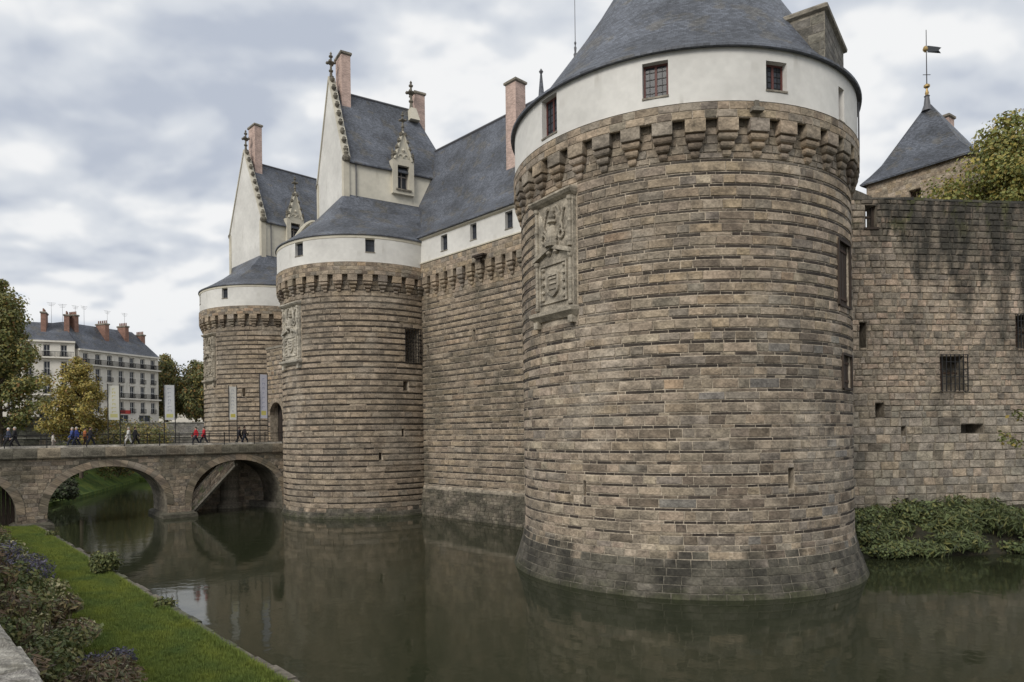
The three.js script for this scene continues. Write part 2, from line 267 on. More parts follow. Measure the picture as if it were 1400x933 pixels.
// iron grille standing proud of an opening
function grille(parent, surf, q, out, nx, ny) {
  const L = localFrame(surf, (q.s0 + q.s1) / 2, (q.h0 + q.h1) / 2, 0), w = (q.s1 - q.s0) / 2 + 0.08, h = (q.h1 - q.h0) / 2 + 0.08, G = new Builder();
  for (let i = 0; i <= nx; i++) { const x = -w + 2 * w * i / nx; G.box(L, x - 0.025, x + 0.025, -h, h, out - 0.05, out); }
  for (let j = 0; j <= ny; j++) { const y = -h + 2 * h * j / ny; G.box(L, -w, w, y - 0.02, y + 0.02, out - 0.04, out - 0.01); for (const x of [-w, w - 0.04]) G.box(L, x, x + 0.04, y - 0.02, y + 0.02, -0.05, out - 0.04); }
  G.mesh('grille', M.iron, parent);
}
// machicolation corbel: stepped rounded consoles under a block, at s on the surface
function corbel(parent, surf, s, h0, hs, over, wTop, color, tiers = 3) {
  const B = new Builder(); B.col = color; const rings = [];
  const hh = (hs - h0) / tiers;
  for (let t = 0; t < tiers; t++) {
    const w0 = lerp(0.22, 0.72, t / (tiers - 1)) * wTop / 2, w1 = w0 + 0.11 * wTop, o0 = over * lerp(0.06, 0.62, t / (tiers - 1)), o1 = o0 + over * 0.36, y0 = h0 + hh * t;
    for (const [f, e, g] of [[0, 0, 0], [0.1, 0.5, 0.5], [0.3, 0.9, 0.9], [0.5, 1, 1], [0.76, 1, 1], [0.8, 0.25, 0.35], [0.995, 0.25, 0.35]]) rings.push([y0 + hh * f, lerp(w0, w1, e), lerp(o0, o1, g)]);
  }
  const pts = rings.map(([y, w, o]) => [surf.pt(s - w, y, -0.2), surf.pt(s - w, y, o), surf.pt(s + w, y, o), surf.pt(s + w, y, -0.2)]);
  B.rings(pts); return B.mesh('corbel', M.stone, parent);
}

// ---------------------------------------------------------------- the setting: water, ground
const rad = Math.PI / 180;
{
  const B = new Builder(); const y = 0, P = (x, d) => [x, y, -d], U = (x, d) => [x, d];
  B.quad(P(-420, -60), P(300, -60), P(300, 330), P(-420, 330), U(-420, -60), U(300, -60), U(300, 330), U(-420, 330)); structure(B.mesh('water', M.water));
}
function slab(name, mat, poly, top, bottom) {     // poly: [x, depth(, y)] seen from above
  const B = new Builder(), T = poly.map((p) => new THREE.Vector2(p[0], p[1])), tri = THREE.ShapeUtils.triangulateShape(T, []), Y = (p) => p[2] ?? top;
  for (const [a, b, c] of tri) { const q = [a, b, c].map((i) => poly[i]); B.tri(...q.map((p) => [p[0], Y(p), -p[1]]), ...q.map((p) => [p[0], p[1]])); }
  poly.forEach((p, i) => { const q = poly[(i + 1) % poly.length]; B.quad([p[0], bottom, -p[1]], [q[0], bottom, -q[1]], [q[0], Y(q), -q[1]], [p[0], Y(p), -p[1]]); });
  return structure(B.mesh(name, mat));
}
// the castle yard behind the walls
slab('courtyard_ground', M.paving, [[-21, 84], [-4, 73.5], [11, 58], [17, 52.5], [70, 58], [70, 150], [-21, 150]], 6.4, -1);

// ---------------------------------------------------------------- tones of the castle's stone
const TAN = [0.475, 0.382, 0.285], GOLD = [0.485, 0.383, 0.27], GREYTAN = [0.43, 0.358, 0.278], GREY = [0.355, 0.308, 0.254], ORANGE = [0.47, 0.345, 0.24], PALE = [0.54, 0.455, 0.355], PINK = [0.5, 0.406, 0.316], UMBER = [0.255, 0.205, 0.158], SCHIST = [0.064, 0.05, 0.041], BLUE = [0.31, 0.29, 0.262], MORTAR = [0.6, 0.52, 0.42];
const jitterTone = (c, rng, k = 0.16) => { const f = 1 + (rng() - 0.5) * 2 * k; return [c[0] * f, c[1] * f * (1 + (rng() - 0.5) * 0.03), c[2] * f * (1 + (rng() - 0.5) * 0.06)]; };
function weighted(list, rng) { let t = 0; for (const [, w] of list) t += w; let x = rng() * t; for (const [c, w] of list) { x -= w; if (x <= 0) return c; } return list[0][0]; }

function towerTone(R0, batter, left, wornTo, calm = 0) {
  return (q, rng) => { const c = raw(q, rng); return calm && q.kind === 'big' ? mix3(c, [0.465, 0.38, 0.29], calm) : c; };
  function raw(q, rng) {
    const s = (q.s0 + q.s1) / 2, h = (q.h0 + q.h1) / 2, a = s / R0 / rad;
    if (h < batter * 0.74 + (fbm(s * 0.8, 2, 3) - 0.5) * 0.9) return jitterTone(mix3([0.15, 0.138, 0.112], [0.22, 0.2, 0.165], sm(0.45, 0.75, fbm(s * 0.5 + 3, h * 0.9, 3))), rng, 0.06);
    const patch = fbm(s * 0.16 + 11, h * 0.19 + 4, 3), worn = sm(wornTo + 3, wornTo - 4, h + (patch - 0.5) * 6), lt = sm(left + 16, left - 8, a + (patch - 0.5) * 30);
    if (q.kind === 'thin') return jitterTone(weighted([[SCHIST, 7], [UMBER, 1 + 2 * worn], [GREYTAN, 0.25 + 0.9 * worn]], rng), rng, 0.25);
    const hiW = [[TAN, 6], [GOLD, 3], [GREYTAN, 4], [GREY, 1.6], [UMBER, 0.3], [ORANGE, 0.2], [PALE, 0.5], [PINK, 2]];
    const loW = [[TAN, 2.4], [GREYTAN, 5], [GREY, 4], [UMBER, 3.2], [BLUE, 1], [PINK, 0.5]];
    const lfW = [[PINK, 5], [PALE, 2.5], [TAN, 3], [GREYTAN, 3], [GREY, 1.2], [UMBER, 0.6]];
    return jitterTone(weighted(rng() < worn ? (rng() < lt ? lfW : loW) : hiW, rng), rng, 0.085);
  }
}
const pairCourses = (rng) => (i) => i % 2 ? [0.13 + rng() * 0.045, 'thin'] : [0.345 + rng() * 0.11, 'big'];

// relief panel: slab with cornice and sill, colonnettes, helm and mantling above, pediment, shield below
function coatOfArms(parent, L, w, h, mat) {
  const S = new Builder(); S.box(L, -w / 2, w / 2, 0, h, -0.35, 0.06); const slabM = S.mesh('coat_of_arms', mat, parent);
  const C = new Builder(); C.rings([[h - 0.12, 0.1], [h, 0.3], [h + 0.12, 0.42], [h + 0.2, 0.42], [h + 0.34, 0.08]].map(([y, c]) => [L(-w / 2 - c * 0.4, y, -0.3), L(-w / 2 - c * 0.4, y, c), L(w / 2 + c * 0.4, y, c), L(w / 2 + c * 0.4, y, -0.3)])); C.mesh('cornice', mat, slabM);
  const D = new Builder(); D.rings([[-0.42, 0.08], [-0.3, 0.22], [-0.16, 0.4], [0.0, 0.42], [0.12, 0.1]].map(([y, c]) => [L(-w / 2 - c * 0.45, y, -0.3), L(-w / 2 - c * 0.45, y, c), L(w / 2 + c * 0.45, y, c), L(w / 2 + c * 0.45, y, -0.3)])); for (const x of [-w / 2 + 0.15, w / 2 - 0.15]) D.box(L, x - 0.16, x + 0.16, -0.75, -0.38, -0.3, 0.22); D.mesh('sill', mat, slabM);
  for (const sgn of [-1, 1]) for (const [y0, y1] of [[0.2, h * 0.48], [h * 0.54, h - 0.15]]) {
    const K = new Builder(), x = sgn * (w / 2 - 0.2), o = L(x, y0, 0.1); K.lathe(o, [[0.15, 0], [0.15, 0.12], [0.1, 0.18], [0.1, (y1 - y0) * 0.45], [0.14, (y1 - y0) * 0.5], [0.1, (y1 - y0) * 0.55], [0.09, y1 - y0 - 0.25], [0.16, y1 - y0 - 0.15], [0.17, y1 - y0]], 8); K.mesh('colonnette', mat, slabM);
  }
  const T = new Builder(), ym = h * 0.5; for (const sgn of [-1, 1]) { const e = L; const p = [[sgn * (w / 2 - 0.05), ym - 0.12], [0, ym + 0.38], [0, ym + 0.6], [sgn * (w / 2 - 0.05), ym + 0.1]]; T.quad(...p.map(([x, y]) => e(x, y, 0.3))); T.quad(e(p[0][0], p[0][1], 0.05), e(p[1][0], p[1][1], 0.05), e(p[1][0], p[1][1], 0.3), e(p[0][0], p[0][1], 0.3)); T.quad(e(p[3][0], p[3][1], 0.3), e(p[2][0], p[2][1], 0.3), e(p[2][0], p[2][1], 0.05), e(p[3][0], p[3][1], 0.05)); T.quad(e(p[0][0], p[0][1], 0.05), e(p[0][0], p[0][1], 0.3), e(p[3][0], p[3][1], 0.3), e(p[3][0], p[3][1], 0.05)); } T.lathe(L(-0.3, ym + 0.05, 0.14), [[0.05, 0], [0.16, 0.1], [0.12, 0.28], [0.02, 0.36]], 8); T.lathe(L(0.3, ym + 0.05, 0.14), [[0.05, 0], [0.16, 0.1], [0.12, 0.28], [0.02, 0.36]], 8); T.mesh('pediment', mat, slabM);
  // inner moulded frame of the lower panel
  const I = new Builder(), iw = w / 2 - 0.45, y1 = h * 0.44, y0 = 0.45; I.box(L, -iw, -iw + 0.1, y0, y1, 0.06, 0.16); I.box(L, iw - 0.1, iw, y0, y1, 0.06, 0.16); I.box(L, -iw + 0.1, iw - 0.1, y1 - 0.1, y1, 0.06, 0.157); I.box(L, -iw + 0.1, iw - 0.1, y0, y0 + 0.1, 0.06, 0.157); I.mesh('panel_frame', mat, slabM);
  // shield: a heater shape, raised, with three raised bars and a rim
  const out = [[-0.5, 1.15], [0.5, 1.15], [0.5, 0.45], [0.4, 0.18], [0.2, 0.02], [0, -0.06], [-0.2, 0.02], [-0.4, 0.18], [-0.5, 0.45]], sy = y0 + 0.35, sc = Math.min(1, (iw * 2 - 0.7) / 1.25);
  const Q = new Builder(), A = out.map(([x, y]) => L(x * sc, sy + y * sc, 0.06)), Bf = out.map(([x, y]) => L(x * sc * 0.97, sy + 0.03 + y * sc * 0.97, 0.2)), In = out.map(([x, y]) => L(x * sc * 0.78, sy + 0.12 + y * sc * 0.8, 0.2)), In2 = out.map(([x, y]) => L(x * sc * 0.74, sy + 0.13 + y * sc * 0.8, 0.12));
  for (let i = 0; i < out.length; i++) { const k = (i + 1) % out.length; Q.quad(A[i], A[k], Bf[k], Bf[i]); Q.quad(Bf[i], Bf[k], In[k], In[i]); Q.quad(In[i], In[k], In2[k], In2[i]); if (i > 1) Q.tri(In2[0], In2[i], In2[i - 1]); }
  for (const y of [0.35, 0.62, 0.88]) Q.box(L, -0.3 * sc, 0.3 * sc, sy + y * sc, sy + y * sc + 0.1, 0.12, 0.185); Q.mesh('shield', mat, slabM);
  const X = new Builder(); const scroll = (pts, r) => { for (let i = 0; i + 1 < pts.length; i++) X.tube(L(...pts[i]), L(...pts[i + 1]), r * (1 - 0.3 * i / pts.length), r * (1 - 0.3 * (i + 1) / pts.length), 6); };
  for (const sgn of [-1, 1]) {       // knotted cord beside the shield, mantling beside the helm
    for (let k = 0; k < 5; k++) { const y = y0 + 0.25 + k * (y1 - y0 - 0.5) / 4; X.lathe(L(sgn * (iw - 0.27), y - 0.1, 0.1), [[0.03, 0], [0.11, 0.06], [0.11, 0.14], [0.03, 0.2]], 7); }
    const b = h * 0.6; scroll([0, 1, 2, 3, 4, 5, 6, 7, 8].map((k) => [sgn * (0.3 + 0.085 * k), b + 0.25 + k * 0.17 + 0.12 * Math.sin(k * 1.1), 0.14]), 0.1);
    scroll(Array.from({ length: 10 }, (_, k) => [sgn * (0.72 + 0.2 * Math.cos(k * 0.7)), b + 0.42 + 0.22 * Math.sin(k * 0.7), 0.14]), 0.085);
    scroll(Array.from({ length: 8 }, (_, k) => [sgn * (0.35 + 0.13 * k * 0.5), b + 1.9 - 0.05 * k * k * 0.5, 0.13]), 0.08);
  }
  X.mesh('scrollwork', mat, slabM);
  const Hm = new Builder(), hb = h * 0.58; Hm.lathe(L(0, hb, 0.1), [[0.42, 0], [0.45, 0.12], [0.34, 0.3], [0.32, 0.62], [0.26, 0.82], [0.1, 0.96], [0.14, 1.02], [0.3, 1.06], [0.3, 1.14], [0.14, 1.2], [0.22, 1.3], [0.22, 1.38], [0.1, 1.44], [0.16, 1.56], [0.05, 1.75]].map(([r, y]) => [r, y * h * 0.205]), 10); Hm.mesh('helm', mat, slabM);
}
function slateCone(parent, c, prof, mat, a0 = -180, a1 = 180, n = 120, name = 'roof') {      // prof: [radius, y, shift x, shift depth]
  const B = new Builder(); let v = 0;
  for (let k = 0; k + 1 < prof.length; k++) {
    const [r0, y0, x0 = 0, d0 = 0] = prof[k], [r1, y1, x1 = 0, d1 = 0] = prof[k + 1], l = Math.hypot(r1 - r0, y1 - y0), Rm = 7;
    for (let i = 0; i < n; i++) { const t0 = (a0 + (a1 - a0) * i / n) * rad, t1 = (a0 + (a1 - a0) * (i + 1) / n) * rad; const P = (r, y, x, d, t) => [c[0] + x + r * Math.sin(t), y, -(c[1] + d - r * Math.cos(t))];
      B.quad(P(r0, y0, x0, d0, t0), P(r0, y0, x0, d0, t1), P(r1, y1, x1, d1, t1), P(r1, y1, x1, d1, t0), [t0 * Rm, v], [t1 * Rm, v], [t1 * Rm, v + l], [t0 * Rm, v + l]); }
    v += l;
  }
  return B.mesh(name, mat, parent, 0.5);
}

function roundTower(o) {
  const { c, R: R0, seed } = o, rng = rngOf(seed), T = thing('round_tower', o.label, 'tower', [c[0], 0, c[1]], 'round towers of the castle');
  const Rf = (h) => h < o.batter ? R0 + o.flare * Math.pow((o.batter - Math.max(h, -0.6)) / o.batter, 1.35) : R0;
  const surf = cylSurf(c[0], c[1], Rf, R0), S = (deg) => deg * rad * R0, hole = ([a0, a1, h0, h1, kind, extra]) => ({ s0: S(a0), s1: S(a1), h0, h1, kind, ...(extra || {}) });
  const holes = o.holes.map(hole), arms = o.arms && { s0: S(o.arms[0]), s1: S(o.arms[1]), h0: o.arms[2], h1: o.arms[3], blind: true };
  // wall core in lime mortar
  const K = new Builder(); K.col = MORTAR; const wet = (col, s, h) => { const k = sm(o.batter * 0.76 + 0.3, o.batter * 0.76 - 0.4, h + (fbm(s * 0.7, h, 3) - 0.5)); return mix3(col, [0.2, 0.185, 0.15], k); };
  const weather = (col, s, h) => { const pch = fbm(s * 0.33 + 40, h * 0.3 + 7, 4), run = fbm(s * 1.6 + 9, h * 0.14 + 3, 4), pale = fbm(s * 0.5 + 70, h * 0.55, 4); return mix3(mix3(mix3(col, [0.2, 0.178, 0.15], 0.4 * sm(0.52, 0.7, pch)), [0.13, 0.115, 0.097], 0.35 * sm(0.58, 0.76, run)), [0.6, 0.54, 0.46], 0.4 * sm(0.6, 0.76, pale)); };
  const grime = (col, s, h) => h > o.batter * 0.95 ? weather(col, s, h) : mix3(mix3(col, [0.045, 0.043, 0.034], 0.85 * sm(0.38, 0.58, fbm(s * 1.1 + 4, h * 0.28, 4))), [0.07, 0.075, 0.035], 0.7 * sm(0.42, 0.1, h + (fbm(s * 1.7, 8, 3) - 0.5) * 0.7));
  sheet(K, surf, -Math.PI * R0, Math.PI * R0, -0.6, o.bandBottom, holes, { o: -0.008, depth: 1.9, ds: 0.5, dh: 0.5, stain: wet });
  const wall = K.mesh('wall', M.stone, T);
  // dressed blocks
  const zones = [...(arms ? [arms] : []), ...holes];
  const courses = [...courseList(-0.1, o.batter, () => [0.3 + rng() * 0.1, 'base']), ...courseList(o.batter, o.corbelBottom + 0.25, pairCourses(rng)), ...courseList(o.corbelBottom + 0.25, o.slotTop + 0.3, () => [0.34 + rng() * 0.08, 'plain'])];
  const rects = lay(S(o.range[0]), S(o.range[1]), courses, { base: [0.5, 1.1], big: o.calm ? [0.8, 2.4] : [0.5, 1.7], thin: o.calm ? [0.9, 3] : [0.4, 1.5], plain: [0.4, 0.9] }, zones, rng);
  const tone = towerTone(R0, o.batter, o.leftTo ?? -200, o.wornTo ?? -5, o.calm ?? 0);
  blocks(wall, surf, rects, { gap: o.calm ? 0.03 : 0.042, chamfer: 0.016, jitter: 0.03, stain: grime, color: (q, r) => q.kind === 'plain' ? jitterTone(weighted([[GREYTAN, 5], [GREY, 4], [TAN, 2]], r), r, 0.1) : tone(q, r), proud: (q, r) => q.kind === 'thin' ? 0.004 + r() * 0.006 : q.kind === 'base' ? 0.014 + r() * 0.01 : (o.calm ? 0.06 : q.h0 > (o.wornTo ?? 0) - 2 ? 0.034 : 0.018) + r() * 0.012 }, rng);
  for (const q of holes) {
    if (q.kind === 'shutter') { const L = localFrame(surf, (q.s0 + q.s1) / 2, q.h0, 0), w = (q.s1 - q.s0) / 2, B = new Builder(), n = 4; B.box(L, -w, w, 0, q.h1 - q.h0, -0.2, -0.14); const sh = B.mesh('shutter', M.oldWood, T); const D = new Builder(); for (let i = 0; i < 2; i++) D.box(L, -w + 0.04, w - 0.04, 0.3 + i * (q.h1 - q.h0 - 0.7), 0.42 + i * (q.h1 - q.h0 - 0.7), -0.14, -0.1); for (let i = 1; i < n; i++) D.box(L, -w + 2 * w * i / n - 0.012, -w + 2 * w * i / n + 0.012, 0.02, q.h1 - q.h0 - 0.02, -0.142, -0.125); D.mesh('batten', M.wood, sh); const F = new Builder(); F.box(L, -w - 0.12, -w, -0.05, q.h1 - q.h0 + 0.1, -0.1, 0.07); F.box(L, w, w + 0.12, -0.05, q.h1 - q.h0 + 0.1, -0.1, 0.07); F.box(L, -w, w, q.h1 - q.h0, q.h1 - q.h0 + 0.12, -0.1, 0.07); F.box(L, -w, w, -0.12, 0, -0.1, 0.09); F.mesh('shutter_frame', M.oldWood, sh); continue; }
    const B = new Builder(); backOf(B, surf, q, 1.9); B.mesh(q.kind === 'grille' ? 'window_recess' : 'loophole', M.interior, T);
    if (q.kind === 'grille') grille(T, surf, q, 0.14, 6, 10);
  }
  // machicolation: hanging parapet on corbels, open behind
  const over = o.over, Rr = R0 + over, n = o.corbels, ps = cylSurf(c[0], c[1], () => Rr, R0), W = 0.62 * 2 * Math.PI * R0 / n;
  const P = new Builder(); P.col = MORTAR; sheet(P, ps, -Math.PI * R0, Math.PI * R0, o.slotTop, o.bandBottom, [], { ds: 0.6 });
  const ringQuad = (h, o0, o1) => { const m = 110; for (let i = 0; i < m; i++) { const s0 = -Math.PI * R0 + 2 * Math.PI * R0 * i / m, s1 = s0 + 2 * Math.PI * R0 / m; P.quad(ps.pt(s0, h, o1), ps.pt(s1, h, o1), ps.pt(s1, h, o0), ps.pt(s0, h, o0)); } };
  ringQuad(o.slotTop, -0.18, 0); ringQuad(o.bandBottom + 0.02, -over, 0.02);
  const par = P.mesh('parapet', M.stone, T);
  const mid = (o.slotTop + o.bandBottom) / 2, pr = lay(S(o.range[0]), S(o.range[1]), courseList(o.slotTop, o.bandBottom, () => [(o.bandBottom - o.slotTop) / o.parapetRows, 'plain']), { plain: [0.5, 1.05] }, [], rng);
  blocks(par, ps, pr, { gap: 0.03, chamfer: 0.018, jitter: 0.02, color: (q, r) => jitterTone(weighted([[TAN, 4], [GREYTAN, 4], [GREY, 3], [GOLD, 1.5], [ORANGE, 0.3], [UMBER, 1]], r), r, 0.15), proud: (q, r) => 0.02 + r() * 0.012 }, rng, 200);
  for (let i = 0; i < n; i++) {
    const a = -180 + 360 * (i + 0.5) / n; if (a < o.range[0] || a > o.range[1]) continue; const s = S(a), tone2 = jitterTone(weighted([[TAN, 3], [GREYTAN, 4], [GREY, 3], [UMBER, 1]], rng), rng, 0.14);
    const cb = corbel(T, surf, s, o.corbelBottom, o.consoleTop, over - 0.02, W, tone2); const Bk = new Builder(); Bk.col = jitterTone(weighted([[TAN, 4], [GREYTAN, 4], [GREY, 2], [GOLD, 1]], rng), rng, 0.14);
    const w = W / 2, e = 0.03; Bk.rings([[o.consoleTop + 0.005, w - e, over - 0.01], [o.consoleTop + 0.03, w, over + 0.02], [o.slotTop - 0.005, w, over + 0.02]].map(([y, ww, oo]) => [surf.pt(s - ww, y, 0.03), surf.pt(s - ww, y, oo), surf.pt(s + ww, y, oo), surf.pt(s + ww, y, 0.03)])); Bk.mesh('corbel_block', M.stone, cb);
  }
  // plastered attic storey with its windows
  const wins = o.windows.map(hole), bo = over - 0.07, At = new Builder(), as = cylSurf(c[0], c[1], () => R0 + bo, R0);
  sheet(At, as, -Math.PI * R0, Math.PI * R0, o.bandBottom, o.eave - 0.05, wins, { ds: 0.6, depth: 0.4 }); const attic = At.mesh('attic_wall', M.plaster, T, 0.4);
  for (const q of wins) { if (q.kind === 'small') { casement(T, as, q, -0.36, { frameMat: M.lead, cols: 2, rows: 2, fw: 0.04 }); } else casement(T, as, q, -0.37, { cols: 4, rows: 5, fw: 0.09 }); const L = localFrame(as, (q.s0 + q.s1) / 2, q.h0, 0), w = (q.s1 - q.s0) / 2; new Builder().box(L, -w - 0.04, w + 0.04, -0.09, -0.003, -0.3, 0.035).mesh('sill', M.chimneyStone, T); }
  if (o.arms) { const L = localFrame(surf, (arms.s0 + arms.s1) / 2, arms.h0 + 0.7, 0); coatOfArms(T, L, arms.s1 - arms.s0 - 0.2, arms.h1 - arms.h0 - 1.1, o.armsMat || M.carved); }
  return { T, surf, S, rng };
}

// ---------------------------------------------------------------- nearest tower
const near = roundTower({
  label: 'largest round tower with slate cone, red-framed attic windows and flared foot in the water', c: [9.89, 40.1], R: 9.16, seed: 11, batter: 2.35, flare: 0.66, range: [-112, 100], wornTo: 12.5, leftTo: -24,
  corbelBottom: 20.0, consoleTop: 21.05, slotTop: 21.65, bandBottom: 22.37, eave: 25.0, over: 0.43, corbels: 41, parapetRows: 2,
  arms: [-66.4, -45.4, 13.1, 19.9],
  holes: [[-44.4, -43.3, 4.45, 5.2, 'slit'], [18.1, 20.2, 4.85, 5.82, 'slit'], [33.2, 35.2, 0.72, 1.0, 'slit'], [42.5, 53.5, 13.75, 16.85, 'shutter'], [45, 54.5, 9.65, 11.25, 'shutter']],
  windows: [[-22.8, -15.75, 22.9, 24.5, 'red'], [10.9, 17.4, 23.0, 24.3, 'red'], [-58.8, -51.4, 22.75, 24.7, 'red'], [39.3, 43, 22.5, 24.1, 'red']],
});
slateCone(near.T, [9.89, 40.1], [[9.5, 24.84], [9.74, 24.8], [9.76, 24.92], [9.15, 25.38, 0.05], [8.5, 26.1, 0.15], [7.6, 27.5, 0.3], [6.3, 29.5, 0.5], [5.3, 31.1, 0.6], [4.05, 33.1, 0.6], [2.2, 36.4, 0.6], [0.12, 40.4, 0.6]], M.slate);
{ // the stone stack rising from the eave
  const L = frame([15.3, 32.75], [0.588, 0.809]); const B = new Builder(), w = 4.7, t = 1.85; B.box(L, 0, w, 22.6, 27.75, -t, 0); const ch = B.mesh('chimney', M.chimneyStone, near.T);
  const rng = rngOf(5); for (const [Lf, ww] of [[wallSurf([15.3, 32.75], [15.3 + 0.588, 32.75 + 0.809]), w], [wallSurf([15.3 - 0.809 * t, 32.75 + 0.588 * t], [15.3, 32.75]), t]]) blocks(ch, Lf, lay(0.02, ww - 0.02, courseList(24.6, 27.72, () => [0.38 + rng() * 0.08, 'plain']), { plain: [0.5, 1.1] }, [], rng), { gap: 0.02, chamfer: 0.012, jitter: 0.01, color: (q, r) => jitterTone(weighted([[[0.22, 0.208, 0.185], 4], [[0.25, 0.235, 0.205], 3], [[0.19, 0.18, 0.162], 2]], r), r, 0.1), proud: () => 0.012 }, rng, 300);
  const C = new Builder(); C.rings([[27.75, 0.0], [27.85, 0.16], [28.0, 0.18], [28.12, 0.05], [28.3, -0.25]].map(([y, e]) => [L(-e, y, -t - e), L(-e, y, e), L(w + e, y, e), L(w + e, y, -t - e)])); C.mesh('chimney_cap', M.chimneyStone, ch);
  const D = new Builder(); const q = (h, o) => near.surf.pt(near.S(62.5), h, o); D.tube(q(22.45, 0.42), q(24.75, 0.42), 0.045, 0.045, 8); D.mesh('downpipe', M.lead, near.T);
  const G = new Builder(); const Lg = localFrame(near.surf, near.S(7.4), 21.85, 0.42); G.box(Lg, -0.28, 0.28, 0, 0.16, -0.1, 0.3); G.box(Lg, -0.1, 0.1, 0.16, 0.5, 0.05, 0.2); G.mesh('waterspout', M.chimneyStone, near.T);
}

// ---------------------------------------------------------------- middle tower
const midT = roundTower({
  label: 'round tower below the tall crocketed gable, standing between the bridge and the straight curtain wall', c: [-14.9, 69.9], R: 8.15, seed: 23, calm: 0.55, batter: 0.9, flare: 0.28, range: [-105, 70], wornTo: 7, leftTo: -25,
  corbelBottom: 20.55, consoleTop: 21.5, slotTop: 22.1, bandBottom: 23.2, eave: 25.72, over: 0.5, corbels: 40, parapetRows: 3, arms: [-57.2, -33.4, 13.9, 20.2], armsMat: std({ rgb: [0.62, 0.58, 0.5], map: grainTex, bumpMap: grainBump, bumpScale: 0.015 }),
  holes: [[38.2, 49.5, 14.35, 17.45, 'grille'], [36.2, 40.2, 11.65, 12.55, 'slit'], [34.8, 36.6, 7.35, 8.1, 'slit'], [19.4, 21.1, 5.25, 5.9, 'slit']],
  windows: [[-35.3, -28.3, 24.15, 25.5, 'small'], [12.3, 18, 24.15, 25.45, 'small'], [-75, -69, 24.15, 25.5, 'small']],
});
// ---------------------------------------------------------------- far tower
const farT = roundTower({
  label: 'farthest round tower, beyond the bridge with banners, under the second crocketed gable', c: [-30.5, 87.3], R: 8.15, seed: 37, calm: 0.55, batter: 0.9, flare: 0.25, range: [-105, 60], wornTo: 2,
  corbelBottom: 20.3, consoleTop: 21.2, slotTop: 21.75, bandBottom: 22.7, eave: 25.2, over: 0.5, corbels: 40, parapetRows: 3, arms: [-52.2, -32.4, 13.6, 20.0],
  holes: [[-6, -3.6, 12.2, 13.2, 'slit']], windows: [[-21.6, -16, 23.7, 24.95, 'small'], [-60, -55, 23.7, 24.9, 'small']],
});

// ---------------------------------------------------------------- roofs and gabled wings
function roofSheet(B, rows) {        // rows of points from eave to ridge, each row the same length; uv in metres
  let v = rows[0].map(() => 0);
  for (let k = 0; k + 1 < rows.length; k++) {
    const A = rows[k], C = rows[k + 1], dist = (p, q) => Math.hypot(p[0] - q[0], p[1] - q[1], p[2] - q[2]); const nv = v.map((x, i) => x + dist(A[i], C[i]));
    let u = 0; for (let i = 0; i + 1 < A.length; i++) { const w = Math.max(dist(A[i], A[i + 1]), dist(C[i], C[i + 1])); B.quad(A[i], A[i + 1], C[i + 1], C[i], [u, v[i]], [u + w, v[i + 1]], [u + w, nv[i + 1]], [u, nv[i]]); u += w; }
    v = nv;
  }
  return B;
}
const FINIAL = [[0.34, 0], [0.2, 0.25], [0.14, 0.9], [0.24, 0.98], [0.26, 1.1], [0.13, 1.2], [0.11, 1.7], [0.3, 1.82], [0.42, 1.95], [0.3, 2.08], [0.12, 2.16], [0.1, 2.5], [0.22, 2.6], [0.24, 2.72], [0.08, 2.85], [0.14, 3.0], [0.03, 3.2]];
function finial(parent, p, s, name = 'finial', mat = M.carved, cross = true) {
  const B = new Builder(); B.lathe(p, FINIAL.map(([r, y]) => [r * s, y * s]), 8); const y = p[1] + 1.95 * s;
  if (cross) for (const [dx, dz] of [[1, 0], [-1, 0], [0, 1], [0, -1]]) { B.lathe([p[0] + dx * 0.42 * s, y - 0.16 * s, p[2] + dz * 0.42 * s], [[0.04, 0], [0.17, 0.1], [0.17, 0.24], [0.05, 0.36]].map(([r, h]) => [r * s, h * s]), 6); B.tube([p[0], y, p[2]], [p[0] + dx * 0.42 * s, y, p[2] + dz * 0.42 * s], 0.1 * s, 0.08 * s); }
  return B.mesh(name, mat, parent);
}
function crocket(parent, p, s, mat = M.carved) { const B = new Builder(); B.lathe(p, [[0.1, -0.22], [0.22, -0.06], [0.26, 0.06], [0.15, 0.2], [0.19, 0.27], [0.06, 0.36]].map(([r, y]) => [r * s, y * s]), 7); B.mesh('crocket', mat, parent); }
function stack(parent, L, w, t, y0, y1, mat = M.brick, name = 'chimney') {
  const B = new Builder(); B.box(L, -w / 2, w / 2, y0, y1, -t / 2, t / 2); const m = B.mesh(name, mat, parent);
  const C = new Builder(); C.rings([[y1 + 0.002, 0.01], [y1 + 0.1, 0.13], [y1 + 0.28, 0.13], [y1 + 0.36, 0.03]].map(([y, e]) => [L(-w / 2 - e, y, -t / 2 - e), L(-w / 2 - e, y, t / 2 + e), L(w / 2 + e, y, t / 2 + e), L(w / 2 + e, y, -t / 2 - e)])); C.mesh('chimney_cap', M.chimneyStone, m); return m;
}
